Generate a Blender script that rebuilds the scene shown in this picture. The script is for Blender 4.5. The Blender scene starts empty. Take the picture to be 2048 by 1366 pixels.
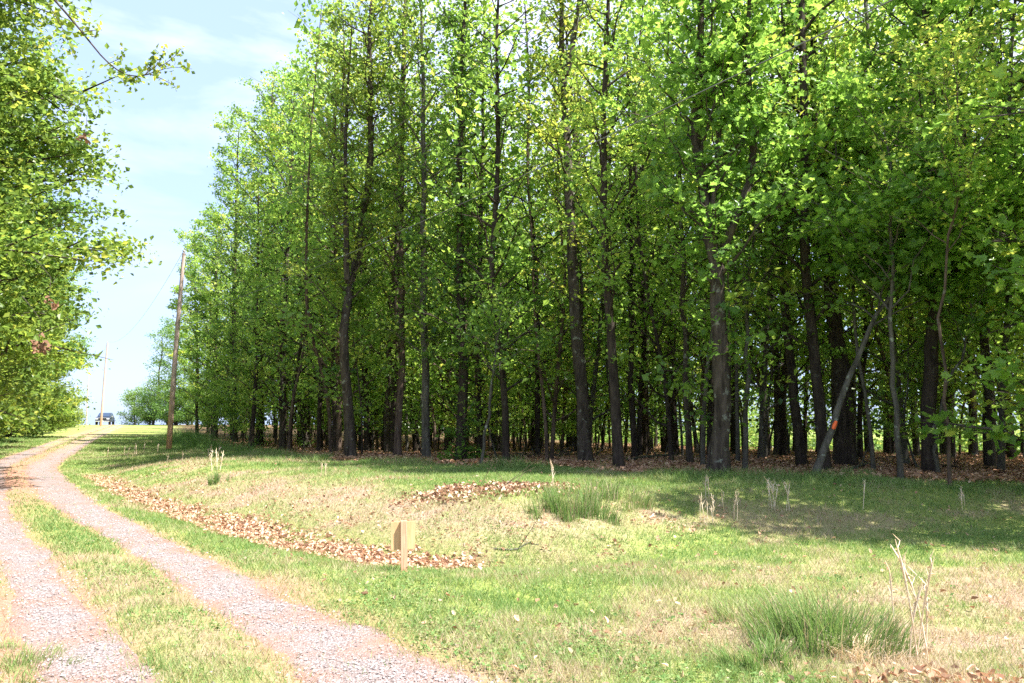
import bpy, math
import numpy as np
from math import radians, sin, cos, pi

# ------------------------------------------------------------------ camera, sky, sun, exposure
S = bpy.context.scene
F = 1653.0
PITCH = math.atan(167.0 / F)
CAMZ = 1.6
cam_d = bpy.data.cameras.new('camera')
cam_d.sensor_width = 36.0
cam_d.lens = F / 2048.0 * 36.0
cam_d.clip_start = 0.1
cam_d.clip_end = 4000.0
cam = bpy.data.objects.new('camera', cam_d)
S.collection.objects.link(cam)
cam.location = (0, 0, CAMZ)
cam.rotation_euler = (pi / 2 + PITCH, 0, 0)
S.camera = cam

SUN_EL = radians(60.0)
SUN_H = np.array((0.94, -0.34))
SUN_H = SUN_H / np.linalg.norm(SUN_H)
world = bpy.data.worlds.new('World')
S.world = world
world.use_nodes = True
wn, wl = world.node_tree.nodes, world.node_tree.links
wn.clear()
w_out = wn.new('ShaderNodeOutputWorld')
w_bg = wn.new('ShaderNodeBackground')
sky = wn.new('ShaderNodeTexSky')
sky.sky_type = 'NISHITA'
sky.sun_disc = False
sky.sun_elevation = SUN_EL
sky.sun_rotation = math.atan2(SUN_H[0], SUN_H[1])
sky.altitude = 200.0
sky.air_density = 1.0
sky.dust_density = 1.2
sky.ozone_density = 1.0
w_tc = wn.new('ShaderNodeTexCoord')
w_map = wn.new('ShaderNodeMapping')
w_map.inputs['Scale'].default_value = (1.0, 1.0, 3.2)
w_map.inputs['Location'].default_value = (0.35, 0.1, 0.2)
w_noise = wn.new('ShaderNodeTexNoise')
w_noise.inputs['Scale'].default_value = 2.6
w_noise.inputs['Detail'].default_value = 9.0
w_noise.inputs['Roughness'].default_value = 0.55
w_noise.inputs['Distortion'].default_value = 0.35
w_ramp = wn.new('ShaderNodeMapRange')
w_ramp.inputs['From Min'].default_value = 0.38
w_ramp.inputs['From Max'].default_value = 0.62
w_ramp.inputs['To Min'].default_value = 0.0
w_ramp.inputs['To Max'].default_value = 0.95
w_mix = wn.new('ShaderNodeMix')
w_mix.data_type = 'RGBA'
w_mix.inputs[7].default_value = (2.5, 2.6, 3.2, 1)
wl.new(w_tc.outputs['Generated'], w_map.inputs['Vector'])
wl.new(w_map.outputs['Vector'], w_noise.inputs['Vector'])
wl.new(w_noise.outputs['Fac'], w_ramp.inputs['Value'])
w_sep = wn.new('ShaderNodeSeparateXYZ')
wl.new(w_tc.outputs['Generated'], w_sep.inputs[0])
w_el = wn.new('ShaderNodeMapRange')
w_el.inputs['From Min'].default_value = 0.10
w_el.inputs['From Max'].default_value = 0.38
w_mul = wn.new('ShaderNodeMath')
w_mul.operation = 'MULTIPLY'
wl.new(w_sep.outputs[2], w_el.inputs['Value'])
wl.new(w_ramp.outputs['Result'], w_mul.inputs[0])
wl.new(w_el.outputs['Result'], w_mul.inputs[1])
wl.new(w_mul.outputs[0], w_mix.inputs[0])
w_veil = wn.new('ShaderNodeMix')      # thin high veil of cloud over the whole sky
w_veil.data_type = 'RGBA'
w_veil.inputs[0].default_value = 0.87
w_veil.inputs[7].default_value = (1.08, 1.42, 2.3, 1)
wl.new(sky.outputs['Color'], w_veil.inputs[6])
wl.new(w_veil.outputs[2], w_mix.inputs[6])
wl.new(w_mix.outputs[2], w_bg.inputs['Color'])
w_bg.inputs['Strength'].default_value = 0.148
wl.new(w_bg.outputs['Background'], w_out.inputs['Surface'])

sun_d = bpy.data.lights.new('sun', 'SUN')
sun_d.energy = 4.4
sun_d.angle = radians(0.53)
sun_d.color = (1.0, 0.95, 0.88)
sun = bpy.data.objects.new('sun', sun_d)
S.collection.objects.link(sun)
SDIR = np.array((cos(SUN_EL) * SUN_H[0], cos(SUN_EL) * SUN_H[1], sin(SUN_EL)))
from mathutils import Vector, Matrix
sun.rotation_euler = Vector(SDIR).to_track_quat('Z', 'Y').to_euler()
sun.location = (20, 0, 40)

S.view_settings.view_transform = 'Standard'
S.view_settings.look = 'None'
S.view_settings.exposure = 2.05
S.view_settings.gamma = 1.0
S.cycles.max_bounces = 9
S.cycles.diffuse_bounces = 7
S.cycles.glossy_bounces = 2
S.cycles.transmission_bounces = 4
S.cycles.transparent_max_bounces = 4
S.cycles.caustics_reflective = False
S.cycles.caustics_refractive = False
S.cycles.use_denoising = False

# ------------------------------------------------------------------ numbers about the place
rng = np.random.default_rng(7)

ROAD = np.array([(0.2, 0.5), (-0.9, 3.6), (-1.75, 5.3), (-3.15, 7.4), (-5.15, 10.4), (-7.2, 13.2), (-9.3, 16.2), (-11.5, 19.6), (-14.1, 23.8),
                 (-17.4, 29.0), (-24.2, 44.0), (-33.6, 65.0), (-43.3, 88.0), (-53.0, 111.0), (-60.0, 124.0), (-74.0, 142.0)])
DITCH = np.array([(-34., 66.), (-14.2, 28.), (-8.5, 19.0), (-6.06, 15.7), (-4.2, 13.2), (-2.3, 11.1), (-1.1, 10.1), (.6, 10.0), (3.3, 11.3),
                  (7.6, 12.3), (22, 14)])
EDGE = np.array([(-40., 100.), (-26.8, 70.), (-23., 62.), (-19.5, 54.), (-14.5, 43.0), (-9.5, 34.0), (-5.6, 26.8), (-1.6, 23.6),
                 (1.8, 21.4), (4.2, 18.6), (8.6, 17.2), (12.5, 15.0), (17., 11.5), (26., 5.)])


def chaikin(p, n=2):
    for _ in range(n):
        q = [p[0]]
        for a, b in zip(p[:-1], p[1:]):
            q += [a * .75 + b * .25, a * .25 + b * .75]
        q.append(p[-1])
        p = np.array(q)
    return p


ROADS = chaikin(ROAD, 2)
DITCHS = chaikin(DITCH, 1)


def sdist(x, y, line):
    """signed distance to a polyline that runs from far to near; positive to the right of the picture"""
    best = np.full(x.shape, 1e9)
    sg = np.zeros(x.shape)
    for (ax, ay), (bx, by) in zip(line[:-1], line[1:]):
        dx, dy = bx - ax, by - ay
        L2 = dx * dx + dy * dy
        t = np.clip(((x - ax) * dx + (y - ay) * dy) / L2, 0, 1)
        ex, ey = x - ax - t * dx, y - ay - t * dy
        d = np.hypot(ex, ey)
        c = dx * (y - ay) - dy * (x - ax)
        m = d < best
        best = np.where(m, d, best)
        sg = np.where(m, np.sign(c), sg)
    return best * sg


def _hash(ix, iy, seed):
    n = (ix.astype(np.int64) * 374761393 + iy.astype(np.int64) * 668265263 + seed * 1442695041) & 0x7fffffff
    n = ((n ^ (n >> 13)) * 1274126177) & 0x7fffffff
    n = (n ^ (n >> 16)) & 0xffffff
    return n / float(0xffffff)


def vnoise(x, y, sc, seed=0):
    x, y = x / sc, y / sc
    ix, iy = np.floor(x), np.floor(y)
    fx, fy = x - ix, y - iy
    fx, fy = fx * fx * (3 - 2 * fx), fy * fy * (3 - 2 * fy)
    a, b = _hash(ix, iy, seed), _hash(ix + 1, iy, seed)
    c, d = _hash(ix, iy + 1, seed), _hash(ix + 1, iy + 1, seed)
    return (a * (1 - fx) + b * fx) * (1 - fy) + (c * (1 - fx) + d * fx) * fy


def fbm(x, y, sc, seed=0, o=4):
    s, a, t = 0, 1.0, 0
    for i in range(o):
        s = s + a * vnoise(x, y, sc / 2 ** i, seed + i * 17)
        t += a
        a *= .55
    return s / t


def sstep(v, a, b):
    t = np.clip((v - a) / (b - a), 0, 1)
    return t * t * (3 - 2 * t)


def H(x, y):
    x = np.asarray(x, float)
    y = np.asarray(y, float)
    rise = np.interp(y, [-50, 18, 30, 45, 65, 90, 108, 118, 128, 160, 240, 500, 2000],
                     [0, 0, .12, .34, .68, 1.18, 1.52, 1.62, 1.5, -.5, -6, -9, -12])
    up = np.interp(x, [-24, 6], [1, .35])
    rise = np.where(rise > 0, rise * up, rise)
    s = sdist(x, y, DITCHS)
    fade = 1 - sstep(y, 24, 48)
    z = rise + .5 * sstep(s, .1, 3.4) * fade
    z = z - .13 * np.exp(-(s / .65) ** 2) * (1 - sstep(y, 25, 32)) * (1 - sstep(x, .3, 3.5))
    rd = -sdist(x, y, ROADS)
    z = z + .05 * np.exp(-(rd / .3) ** 2) * (np.abs(rd) < 3)
    z = z - .02 * np.exp(-((np.abs(rd) - .77) / .33) ** 2)
    hump = .12 * np.exp(-(((x - 2.4) / .8) ** 2 + ((y - 4.9) / .5) ** 2))
    z = z + hump + (.05 * (fbm(x, y, 2.2, 3, 3) - .5) + .10 * (fbm(x, y, 6, 9, 2) - .5) * sstep(s, -.5, 2)) * sstep(np.abs(rd), 1.2, 2.4)
    return z


def h1(x, y):
    return float(H(np.array([x]), np.array([y]))[0])


def ray(px, py):
    d = np.array((px - 1024.0, F * cos(PITCH) - (683 - py) * sin(PITCH), F * sin(PITCH) + (683 - py) * cos(PITCH)))
    return d / d[1]


def ground(px, py):
    d = ray(px, py)
    ys = np.linspace(2.5, 130, 5200)
    zz = CAMZ + d[2] * ys - H(d[0] * ys, ys)
    i = np.argmax(zz < 0)
    y = ys[i]
    return np.array((d[0] * y, y, h1(d[0] * y, y)))


def at(px, py, Y):
    d = ray(px, py)
    return np.array((d[0] * Y, Y, CAMZ + d[2] * Y))


# ------------------------------------------------------------------ helpers
COL = S.collection


def tri_mesh(name, v, f, mat=None, tint=None, smooth=False):
    v = np.asarray(v, np.float32)
    f = np.asarray(f, np.int32)
    me = bpy.data.meshes.new(name)
    me.vertices.add(len(v))
    me.vertices.foreach_set('co', v.ravel())
    k = f.shape[1]
    me.loops.add(f.size)
    me.loops.foreach_set('vertex_index', f.ravel())
    me.polygons.add(len(f))
    me.polygons.foreach_set('loop_start', np.arange(0, f.size, k, dtype=np.int32))
    me.polygons.foreach_set('use_smooth', np.full(len(f), smooth))
    if tint is not None:
        a = me.attributes.new('tint', 'FLOAT', 'FACE')
        a.data.foreach_set('value', np.asarray(tint, np.float32))
    me.update(calc_edges=True)
    if mat:
        me.materials.append(mat)
    return me


def link(name, me, parent=None):
    o = bpy.data.objects.new(name, me)
    COL.objects.link(o)
    if parent is not None:
        o.parent = parent
    return o


def tag(o, label=None, cat=None, group=None, kind=None):
    if label:
        o['label'] = label
    if cat:
        o['category'] = cat
    if group:
        o['group'] = group
    if kind:
        o['kind'] = kind
    return o


def empty(name, loc, label, cat, group=None, rz=0):
    o = bpy.data.objects.new(name, None)
    o.empty_display_size = .3
    COL.objects.link(o)
    o.location = loc
    o.rotation_euler = (0, 0, rz)
    return tag(o, label, cat, group)


class Tubes:
    def __init__(self):
        self.v, self.f, self.n = [], [], 0

    def add(self, pts, rad, sides=6, rough=0.0, seed=0):
        pts = np.asarray(pts, float)
        rad = np.asarray(rad, float)
        n = len(pts)
        t = np.gradient(pts, axis=0)
        t /= np.linalg.norm(t, axis=1)[:, None] + 1e-9
        ref = np.array((1., .13, 0.)) if abs(t[:, 2]).mean() > .6 else np.array((.05, .1, 1.))
        u = np.cross(t, ref)
        u /= np.linalg.norm(u, axis=1)[:, None] + 1e-9
        w = np.cross(t, u)
        a = np.arange(sides) * 2 * pi / sides
        rr = rad[:, None] * np.ones((1, sides))
        if rough:
            g = np.random.default_rng(seed)
            rr = rr * (1 + rough * (g.random((n, sides)) - .5) + rough * (g.random((1, sides)) - .5))
        ring = pts[:, None, :] + rr[:, :, None] * (np.cos(a)[None, :, None] * u[:, None, :] + np.sin(a)[None, :, None] * w[:, None, :])
        base = self.n
        self.v.append(ring.reshape(-1, 3))
        self.n += n * sides
        i = np.arange(n - 1)[:, None] * sides
        j = np.arange(sides)[None, :]
        k = (j + 1) % sides
        q = np.stack([base + i + j, base + i + k, base + i + sides + k, base + i + sides + j], -1).reshape(-1, 4)
        self.f.append(q)

    def mesh(self, name, mat, smooth=True):
        return tri_mesh(name, np.concatenate(self.v), np.concatenate(self.f), mat, smooth=smooth)


# ------------------------------------------------------------------ materials
def new_mat(name):
    m = bpy.data.materials.new(name)
    m.use_nodes = True
    n, l = m.node_tree.nodes, m.node_tree.links
    n.clear()
    out = n.new('ShaderNodeOutputMaterial')
    return m, n, l, out


def ramp(n, stops):
    r = n.new('ShaderNodeValToRGB')
    e = r.color_ramp.elements
    while len(e) < len(stops):
        e.new(.5)
    for el, (p, c) in zip(e, stops):
        el.position = p
        el.color = (*c, 1)
    return r


def noise(n, l, scale, detail=4, rough=.55, coord='Object', vscale=None):
    tc = n.new('ShaderNodeTexCoord')
    t = n.new('ShaderNodeTexNoise')
    t.inputs['Scale'].default_value = scale
    t.inputs['Detail'].default_value = detail
    t.inputs['Roughness'].default_value = rough
    if vscale:
        mp = n.new('ShaderNodeMapping')
        mp.inputs['Scale'].default_value = vscale
        l.new(tc.outputs[coord], mp.inputs['Vector'])
        l.new(mp.outputs['Vector'], t.inputs['Vector'])
    else:
        l.new(tc.outputs[coord], t.inputs['Vector'])
    return t


def mixc(n, l, fac, a, b, mode='MIX'):
    m = n.new('ShaderNodeMix')
    m.data_type = 'RGBA'
    m.blend_type = mode
    for s, v in ((0, fac), (6, a), (7, b)):
        if isinstance(v, bpy.types.NodeSocket):
            l.new(v, m.inputs[s])
        elif s == 0:
            m.inputs[0].default_value = v
        else:
            m.inputs[s].default_value = (*v, 1)
    return m.outputs[2]


def math_node(n, l, op, a, b=None, c=None, clamp=False):
    m = n.new('ShaderNodeMath')
    m.operation = op
    m.use_clamp = clamp
    for i, v in enumerate((a, b, c)):
        if v is None:
            continue
        if isinstance(v, bpy.types.NodeSocket):
            l.new(v, m.inputs[i])
        else:
            m.inputs[i].default_value = v
    return m.outputs[0]


def attr(n, name):
    a = n.new('ShaderNodeAttribute')
    a.attribute_name = name
    return a


def bump(n, l, h, strength, dist=.02):
    b = n.new('ShaderNodeBump')
    b.inputs['Strength'].default_value = strength
    b.inputs['Distance'].default_value = dist
    l.new(h, b.inputs['Height'])
    return b.outputs['Normal']


def leaf_material(name, stops, trans=.45, gloss=.35, tgain=(1.95, 1.75, 1.5), spec=.3):
    m, n, l, out = new_mat(name)
    t = attr(n, 'tint')
    oi = n.new('ShaderNodeObjectInfo')
    v = math_node(n, l, 'MULTIPLY_ADD', oi.outputs['Random'], .34, -.13)
    v = math_node(n, l, 'ADD', t.outputs['Fac'], v, clamp=True)
    r = ramp(n, stops)
    l.new(v, r.inputs[0])
    p = n.new('ShaderNodeBsdfPrincipled')
    p.inputs['Roughness'].default_value = gloss
    p.inputs['Specular IOR Level'].default_value = spec
    l.new(r.outputs[0], p.inputs['Base Color'])
    tr = n.new('ShaderNodeBsdfTranslucent')
    c = mixc(n, l, 1.0, r.outputs[0], tgain, 'MULTIPLY')
    l.new(c, tr.inputs['Color'])
    mx = n.new('ShaderNodeMixShader')
    mx.inputs[0].default_value = trans
    l.new(p.outputs[0], mx.inputs[1])
    l.new(tr.outputs[0], mx.inputs[2])
    l.new(mx.outputs[0], out.inputs[0])
    return m


def bark_material(name, dark, light, lichen=.35, scale=1.0):
    m, n, l, out = new_mat(name)
    a = noise(n, l, 9 * scale, 6, .65, vscale=(1, 1, .22))
    r = ramp(n, [(.32, dark), (.62, light)])
    l.new(a.outputs['Fac'], r.inputs[0])
    b = noise(n, l, 5.5, 5, .6)
    lr = ramp(n, [(.60, (0, 0, 0)), (.67, (1, 1, 1))])
    l.new(b.outputs['Fac'], lr.inputs[0])
    f = math_node(n, l, 'MULTIPLY', lr.outputs[0], lichen)
    c = mixc(n, l, f, r.outputs[0], (.30, .33, .27))
    p = n.new('ShaderNodeBsdfPrincipled')
    p.inputs['Roughness'].default_value = .9
    p.inputs['Specular IOR Level'].default_value = .15
    l.new(c, p.inputs['Base Color'])
    l.new(bump(n, l, a.outputs['Fac'], .9, .05), p.inputs['Normal'])
    l.new(p.outputs[0], out.inputs[0])
    return m


def plain(name, col, rough=.5, metal=0, var=.15, scale=6, coat=0, bump_s=0):
    m, n, l, out = new_mat(name)
    t = noise(n, l, scale, 5)
    c = mixc(n, l, t.outputs['Fac'], tuple(x * (1 - var) for x in col), tuple(min(1, x * (1 + var)) for x in col))
    p = n.new('ShaderNodeBsdfPrincipled')
    p.inputs['Roughness'].default_value = rough
    p.inputs['Metallic'].default_value = metal
    p.inputs['Coat Weight'].default_value = coat
    l.new(c, p.inputs['Base Color'])
    if bump_s:
        l.new(bump(n, l, t.outputs['Fac'], bump_s), p.inputs['Normal'])
    l.new(p.outputs[0], out.inputs[0])
    return m


M = {}
M['leaf'] = leaf_material('oak_leaf', [(0, (.06, .13, .032)), (.45, (.155, .28, .052)), (.8, (.26, .38, .07)), (1, (.36, .40, .085))], .56)
M['leaf_maple'] = leaf_material('maple_leaf', [(0, (.07, .155, .036)), (.5, (.175, .32, .058)), (.85, (.28, .42, .075)), (1, (.38, .42, .085))], .56)
M['leaf_yellow'] = leaf_material('young_oak_leaf', [(0, (.05, .10, .025)), (.45, (.14, .225, .042)), (.8, (.27, .325, .055)), (1, (.33, .35, .07))], .56)
M['leaf_far'] = leaf_material('far_leaf', [(0, (.05, .12, .03)), (.6, (.13, .24, .05)), (1, (.24, .30, .07))], .5)
M['dead_leaf'] = leaf_material('dead_leaf', [(0, (.13, .075, .048)), (.4, (.34, .195, .12)), (.75, (.55, .37, .25)), (1, (.67, .52, .39))], .2, .8,
                               (1.2, 1, .8), .1)
M['grass'] = leaf_material('grass_blade', [(0, (.08, .17, .045)), (.35, (.165, .26, .08)), (.6, (.27, .32, .13)), (.8, (.36, .30, .20)), (1, (.43, .33, .25))], .35, .6,
                           (1.3, 1.3, .9), .15)
M['straw'] = leaf_material('straw', [(0, (.56, .43, .29)), (.5, (.74, .62, .45)), (1, (.84, .76, .62))], .25, .7, (1.2, 1.1, .9), .1)
M['bark'] = bark_material('dark_bark', (.018, .014, .011), (.085, .068, .055), .5)
M['bark_dark'] = bark_material('black_bark', (.016, .012, .010), (.065, .05, .04), .12)
M['bark_grey'] = bark_material('grey_bark', (.042, .038, .031), (.12, .11, .09), .7)
M['bark_brown'] = bark_material('brown_bark', (.035, .024, .018), (.14, .10, .075), .3)

# ground
m, n, l, out = new_mat('ground_cover')
M['ground'] = m
nz = noise(n, l, .8, 8, .6)
nf = noise(n, l, 26, 6, .7)
nm = noise(n, l, 5, 6, .65)
green = ramp(n, [(.3, (.10, .17, .03)), (.5, (.20, .25, .06)), (.7, (.34, .31, .13))])
l.new(nf.outputs['Fac'], green.inputs[0])
straw = ramp(n, [(.3, (.13, .085, .06)), (.5, (.27, .195, .14)), (.7, (.38, .30, .23))])
l.new(nf.outputs['Fac'], straw.inputs[0])
dirt = ramp(n, [(.3, (.18, .088, .06)), (.55, (.30, .17, .12)), (.75, (.36, .25, .195))])
l.new(nf.outputs['Fac'], dirt.inputs[0])
litter = ramp(n, [(.35, (.025, .015, .01)), (.5, (.12, .068, .042)), (.68, (.26, .16, .10))])
l.new(nf.outputs['Fac'], litter.inputs[0])
bare = attr(n, 'bare')
f1 = math_node(n, l, 'MULTIPLY_ADD', nm.outputs['Fac'], .9, -.45)
f1 = math_node(n, l, 'ADD', f1, bare.outputs['Fac'], clamp=True)
c = mixc(n, l, f1, green.outputs[0], straw.outputs[0])
c = mixc(n, l, attr(n, 'dirt').outputs['Fac'], c, dirt.outputs[0])
c = mixc(n, l, attr(n, 'litter').outputs['Fac'], c, litter.outputs[0])
p = n.new('ShaderNodeBsdfPrincipled')
p.inputs['Roughness'].default_value = .95
p.inputs['Specular IOR Level'].default_value = .1
l.new(c, p.inputs['Base Color'])
l.new(bump(n, l, nf.outputs['Fac'], .8, .03), p.inputs['Normal'])
l.new(p.outputs[0], out.inputs[0])

# gravel of the wheel tracks
m, n, l, out = new_mat('gravel')
M['gravel'] = m
tc = n.new('ShaderNodeTexCoord')
vo = n.new('ShaderNodeTexVoronoi')
vo.inputs['Scale'].default_value = 105
l.new(tc.outputs['Object'], vo.inputs['Vector'])
sep = n.new('ShaderNodeSeparateColor')
l.new(vo.outputs['Color'], sep.inputs[0])
st = ramp(n, [(0, (.09, .072, .067)), (.35, (.17, .137, .128)), (.65, (.225, .188, .182)), (.88, (.28, .245, .243)), (1, (.41, .385, .388))])
l.new(sep.outputs[0], st.inputs[0])
n2 = noise(n, l, 120, 3)
dt = ramp(n, [(.3, (.185, .088, .058)), (.7, (.31, .175, .125))])
l.new(n2.outputs['Fac'], dt.inputs[0])
n3 = noise(n, l, 1.6, 5, .6)
e = math_node(n, l, 'MULTIPLY_ADD', n3.outputs['Fac'], 3.2, -1.5)
e = math_node(n, l, 'ADD', e, attr(n, 'dirt').outputs['Fac'], clamp=True)
e2 = math_node(n, l, 'MULTIPLY', e, .8)
c = mixc(n, l, e2, st.outputs[0], dt.outputs[0])
p = n.new('ShaderNodeBsdfPrincipled')
p.inputs['Roughness'].default_value = .95
p.inputs['Specular IOR Level'].default_value = .15
l.new(c, p.inputs['Base Color'])
l.new(bump(n, l, vo.outputs['Distance'], .7, .012), p.inputs['Normal'])
l.new(p.outputs[0], out.inputs[0])

m, n, l, out = new_mat('loose_stone')
M['stone'] = m
r = ramp(n, [(0, (.10, .08, .073)), (.4, (.18, .145, .137)), (.75, (.26, .228, .224)), (1, (.42, .40, .403))])
l.new(attr(n, 'tint').outputs['Fac'], r.inputs[0])
p = n.new('ShaderNodeBsdfPrincipled')
p.inputs['Roughness'].default_value = .85
l.new(r.outputs[0], p.inputs['Base Color'])
l.new(p.outputs[0], out.inputs[0])

def grain_wood(name, a_, b_, sc):
    m, n, l, out = new_mat(name)
    t = noise(n, l, sc, 7, .7, vscale=(6, 6, .5))
    r = ramp(n, [(.35, a_), (.6, b_)])
    l.new(t.outputs['Fac'], r.inputs[0])
    p = n.new('ShaderNodeBsdfPrincipled')
    p.inputs['Roughness'].default_value = .75
    l.new(r.outputs[0], p.inputs['Base Color'])
    l.new(bump(n, l, t.outputs['Fac'], .3, .004), p.inputs['Normal'])
    l.new(p.outputs[0], out.inputs[0])
    return m


M['post_wood'] = grain_wood('fresh_pine', (.40, .215, .125), (.60, .36, .23), 9)
M['board_wood'] = grain_wood('pine_board', (.47, .27, .125), (.64, .41, .215), 6)
m, n, l, out = new_mat('pole_wood')
M['pole'] = m
a = noise(n, l, 7, 6, .65, vscale=(3, 3, .25))
geo = n.new('ShaderNodeTexCoord')
sx = n.new('ShaderNodeSeparateXYZ')
l.new(geo.outputs['Object'], sx.inputs[0])
hf = math_node(n, l, 'MULTIPLY_ADD', sx.outputs[2], -.28, 1.0, clamp=True)
hf = math_node(n, l, 'MULTIPLY_ADD', a.outputs['Fac'], .5, hf)
hf = math_node(n, l, 'SUBTRACT', hf, .25, clamp=True)
c1 = ramp(n, [(.35, (.32, .23, .20)), (.65, (.56, .44, .39))])
c2 = ramp(n, [(.35, (.30, .14, .07)), (.65, (.50, .26, .13))])
l.new(a.outputs['Fac'], c1.inputs[0])
l.new(a.outputs['Fac'], c2.inputs[0])
p = n.new('ShaderNodeBsdfPrincipled')
p.inputs['Roughness'].default_value = .85
l.new(mixc(n, l, hf, c1.outputs[0], c2.outputs[0]), p.inputs['Base Color'])
l.new(bump(n, l, a.outputs['Fac'], .5, .02), p.inputs['Normal'])
l.new(p.outputs[0], out.inputs[0])
M['metal'] = plain('dull_metal', (.25, .25, .26), .5, .7)
M['porcelain'] = plain('insulator', (.35, .33, .32), .3)
M['wire'] = plain('wire_metal', (.12, .12, .125), .6, .3)
M['paint_blue'] = plain('dark_blue_paint', (.02, .028, .05), .35, .2, .05, coat=.3)
M['glass'] = plain('windscreen_glass', (.03, .05, .09), .22, 0, .05)
M['rubber'] = plain('tyre_rubber', (.02, .02, .02), .85)
M['chrome'] = plain('chrome', (.8, .78, .78), .25, .8)
M['lamp'] = plain('lamp_glass', (.75, .75, .78), .15)
M['black_plastic'] = plain('black_plastic', (.025, .025, .028), .6)
M['siding'] = plain('white_siding', (.78, .78, .76), .7, var=.04)
M['roofing'] = plain('grey_shingle', (.16, .15, .15), .9)
M['orange'] = plain('orange_tape', (.85, .14, .03), .6)

# ------------------------------------------------------------------ ground sheet
def axis(lo, hi, near_lo, near_hi, step, grow):
    a = list(np.arange(near_lo, near_hi, step))
    s, v = step, a[-1]
    while v < hi:
        s *= grow
        v += s
        a.append(v)
    s, v, b = step, near_lo, []
    while v > lo:
        s *= grow
        v -= s
        b.append(v)
    return np.array(b[::-1] + a)


gx = axis(-1500, 1500, -11, 10, .13, 1.035)
gy = axis(-300, 2500, 3.5, 22, .13, 1.025)
GX, GY = np.meshgrid(gx, gy)
GX, GY = GX.ravel(), GY.ravel()


def zones(x, y):
    rd = -sdist(x, y, ROADS)      # + right of the lane
    ds = sdist(x, y, DITCHS)
    fd = sdist(x, y, EDGE)        # + inside the wood
    return rd, ds, fd


def zone_values(x, y):
    rd, ds, fd = zones(x, y)
    n1 = fbm(x, y, 1.3, 40, 4)
    n2 = fbm(x, y, 4.5, 60, 3)
    n3 = fbm(x, y, .45, 90, 3)
    litter = sstep(fd + 2.2 * (n1 - .5) + 1.2 * (n3 - .5), -1.1, .1) * (1 - sstep(fd, 26, 34))
    ditchw = .46 + .14 * sstep(x, -8, -3) * (1 - sstep(x, -.6, .2))
    dl = np.exp(-((ds - .1) / ditchw) ** 2) * (1 - sstep(x + .8 * n1, -.7, .9)) * (.2 + 1.35 * n3) * (1 - sstep(y, 25, 29))
    dirt = np.exp(-(np.clip(np.abs(rd) - 1.05, 0, 9) / (.28 + .25 * (rd > 0) * (y < 9))) ** 2) * (.75 + .8 * (n1 - .3))
    dirt = dirt * (1 - .75 * np.exp(-(rd / .36) ** 4) * (1 - sstep(y, 13, 19)))
    dirt = np.clip(dirt, 0, 1) * (1 - sstep(y, 30, 60) * .6)
    bank = np.exp(-((ds - 1.8) / 1.2) ** 2) * (1 - sstep(y, 16, 26)) * .8 * (1 - .8 * sstep(x, 1, 3.5))
    bare = sstep(n2 * .4 + n1 * .35 + n3 * .25, .46, .66) * .75 + bank
    rightbare = np.exp(-(((x - 4.2) / 1.6) ** 2 + ((y - 7.0) / 1.6) ** 2)) * .5
    bare = bare - .7 * np.exp(-(((x - 4.0) / 3.4) ** 2 + ((y - 15.) / 2.6) ** 2))
    bare = np.clip(bare + rightbare - .25 * sstep(y, 20, 40), 0, 1)
    return rd, ds, fd, litter, dl, dirt, bare, n1, n3


zv = zone_values(GX, GY)
gz = H(GX, GY) + .012 * (fbm(GX, GY, .35, 5, 2) - .5)
nxg, nyg = len(gx), len(gy)
ii = (np.arange(nyg - 1)[:, None] * nxg + np.arange(nxg - 1)[None, :]).ravel()
gf = np.stack([ii, ii + 1, ii + nxg + 1, ii + nxg], 1)
me = tri_mesh('ground', np.stack([GX, GY, gz], 1), gf, M['ground'], smooth=True)
for nm_, val in (('litter', np.clip(zv[3] * .9 + zv[4] * .8, 0, 1)), ('dirt', zv[5]), ('bare', zv[6])):
    a = me.attributes.new(nm_, 'FLOAT', 'POINT')
    a.data.foreach_set('value', np.asarray(val, np.float32))
tag(link('ground', me), kind='structure')

# gravel wheel tracks: two ragged strips, one road
seg = np.linalg.norm(np.diff(ROADS, axis=0), axis=1)
cum = np.concatenate([[0], np.cumsum(seg)])
ss, s_, st_ = [], 0., .1
while s_ < cum[-1]:
    ss.append(s_)
    st_ = min(st_ * 1.004, .5) if s_ > 12 else .1
    s_ += st_
ss = np.array(ss)
cx, cy = np.interp(ss, cum, ROADS[:, 0]), np.interp(ss, cum, ROADS[:, 1])
tx, ty = np.gradient(cx), np.gradient(cy)
tl = np.hypot(tx, ty)
rx, ry = ty / tl, -tx / tl          # towards the right of the lane
V, Fq, D, nv = [], [], [], 0
K = 13
for side, c0, hw in ((-1, -.72, .33), (1, .78, .37)):
    near = np.clip(1 - (ss - 3) / 12, 0, 1)
    hwv = hw + (.26 if side > 0 else .02) * np.clip(1 - (ss - 4.5) / 3.5, 0, 1) + .24 * (np.clip(ss, 12, 24) - 12) / 12
    cc = c0 + (.12 if side > 0 else .08) * np.clip(1 - (ss - 4.5) / 3.5, 0, 1)
    e1 = .34 * (fbm(ss, ss * 0 + side * 7, 1.1, 11, 4) - .5)
    e2_ = .34 * (fbm(ss, ss * 0 + side * 19, 1.1, 23, 4) - .5)
    for k in range(K):
        u = k / (K - 1) * 2 - 1
        off = cc + u * (hwv + np.where(u < 0, e1, e2_))
        V.append(np.stack([cx + rx * off, cy + ry * off], 1))
        D.append(np.full(len(ss), abs(u) ** 2 * .95))
    m_ = len(ss)
    i = np.arange(m_ - 1)
    for k in range(K - 1):
        a = nv + k * m_ + i
        Fq.append(np.stack([a, a + m_, a + m_ + 1, a + 1], 1))
    nv += K * m_
V = np.concatenate(V)
D = np.concatenate(D)
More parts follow.
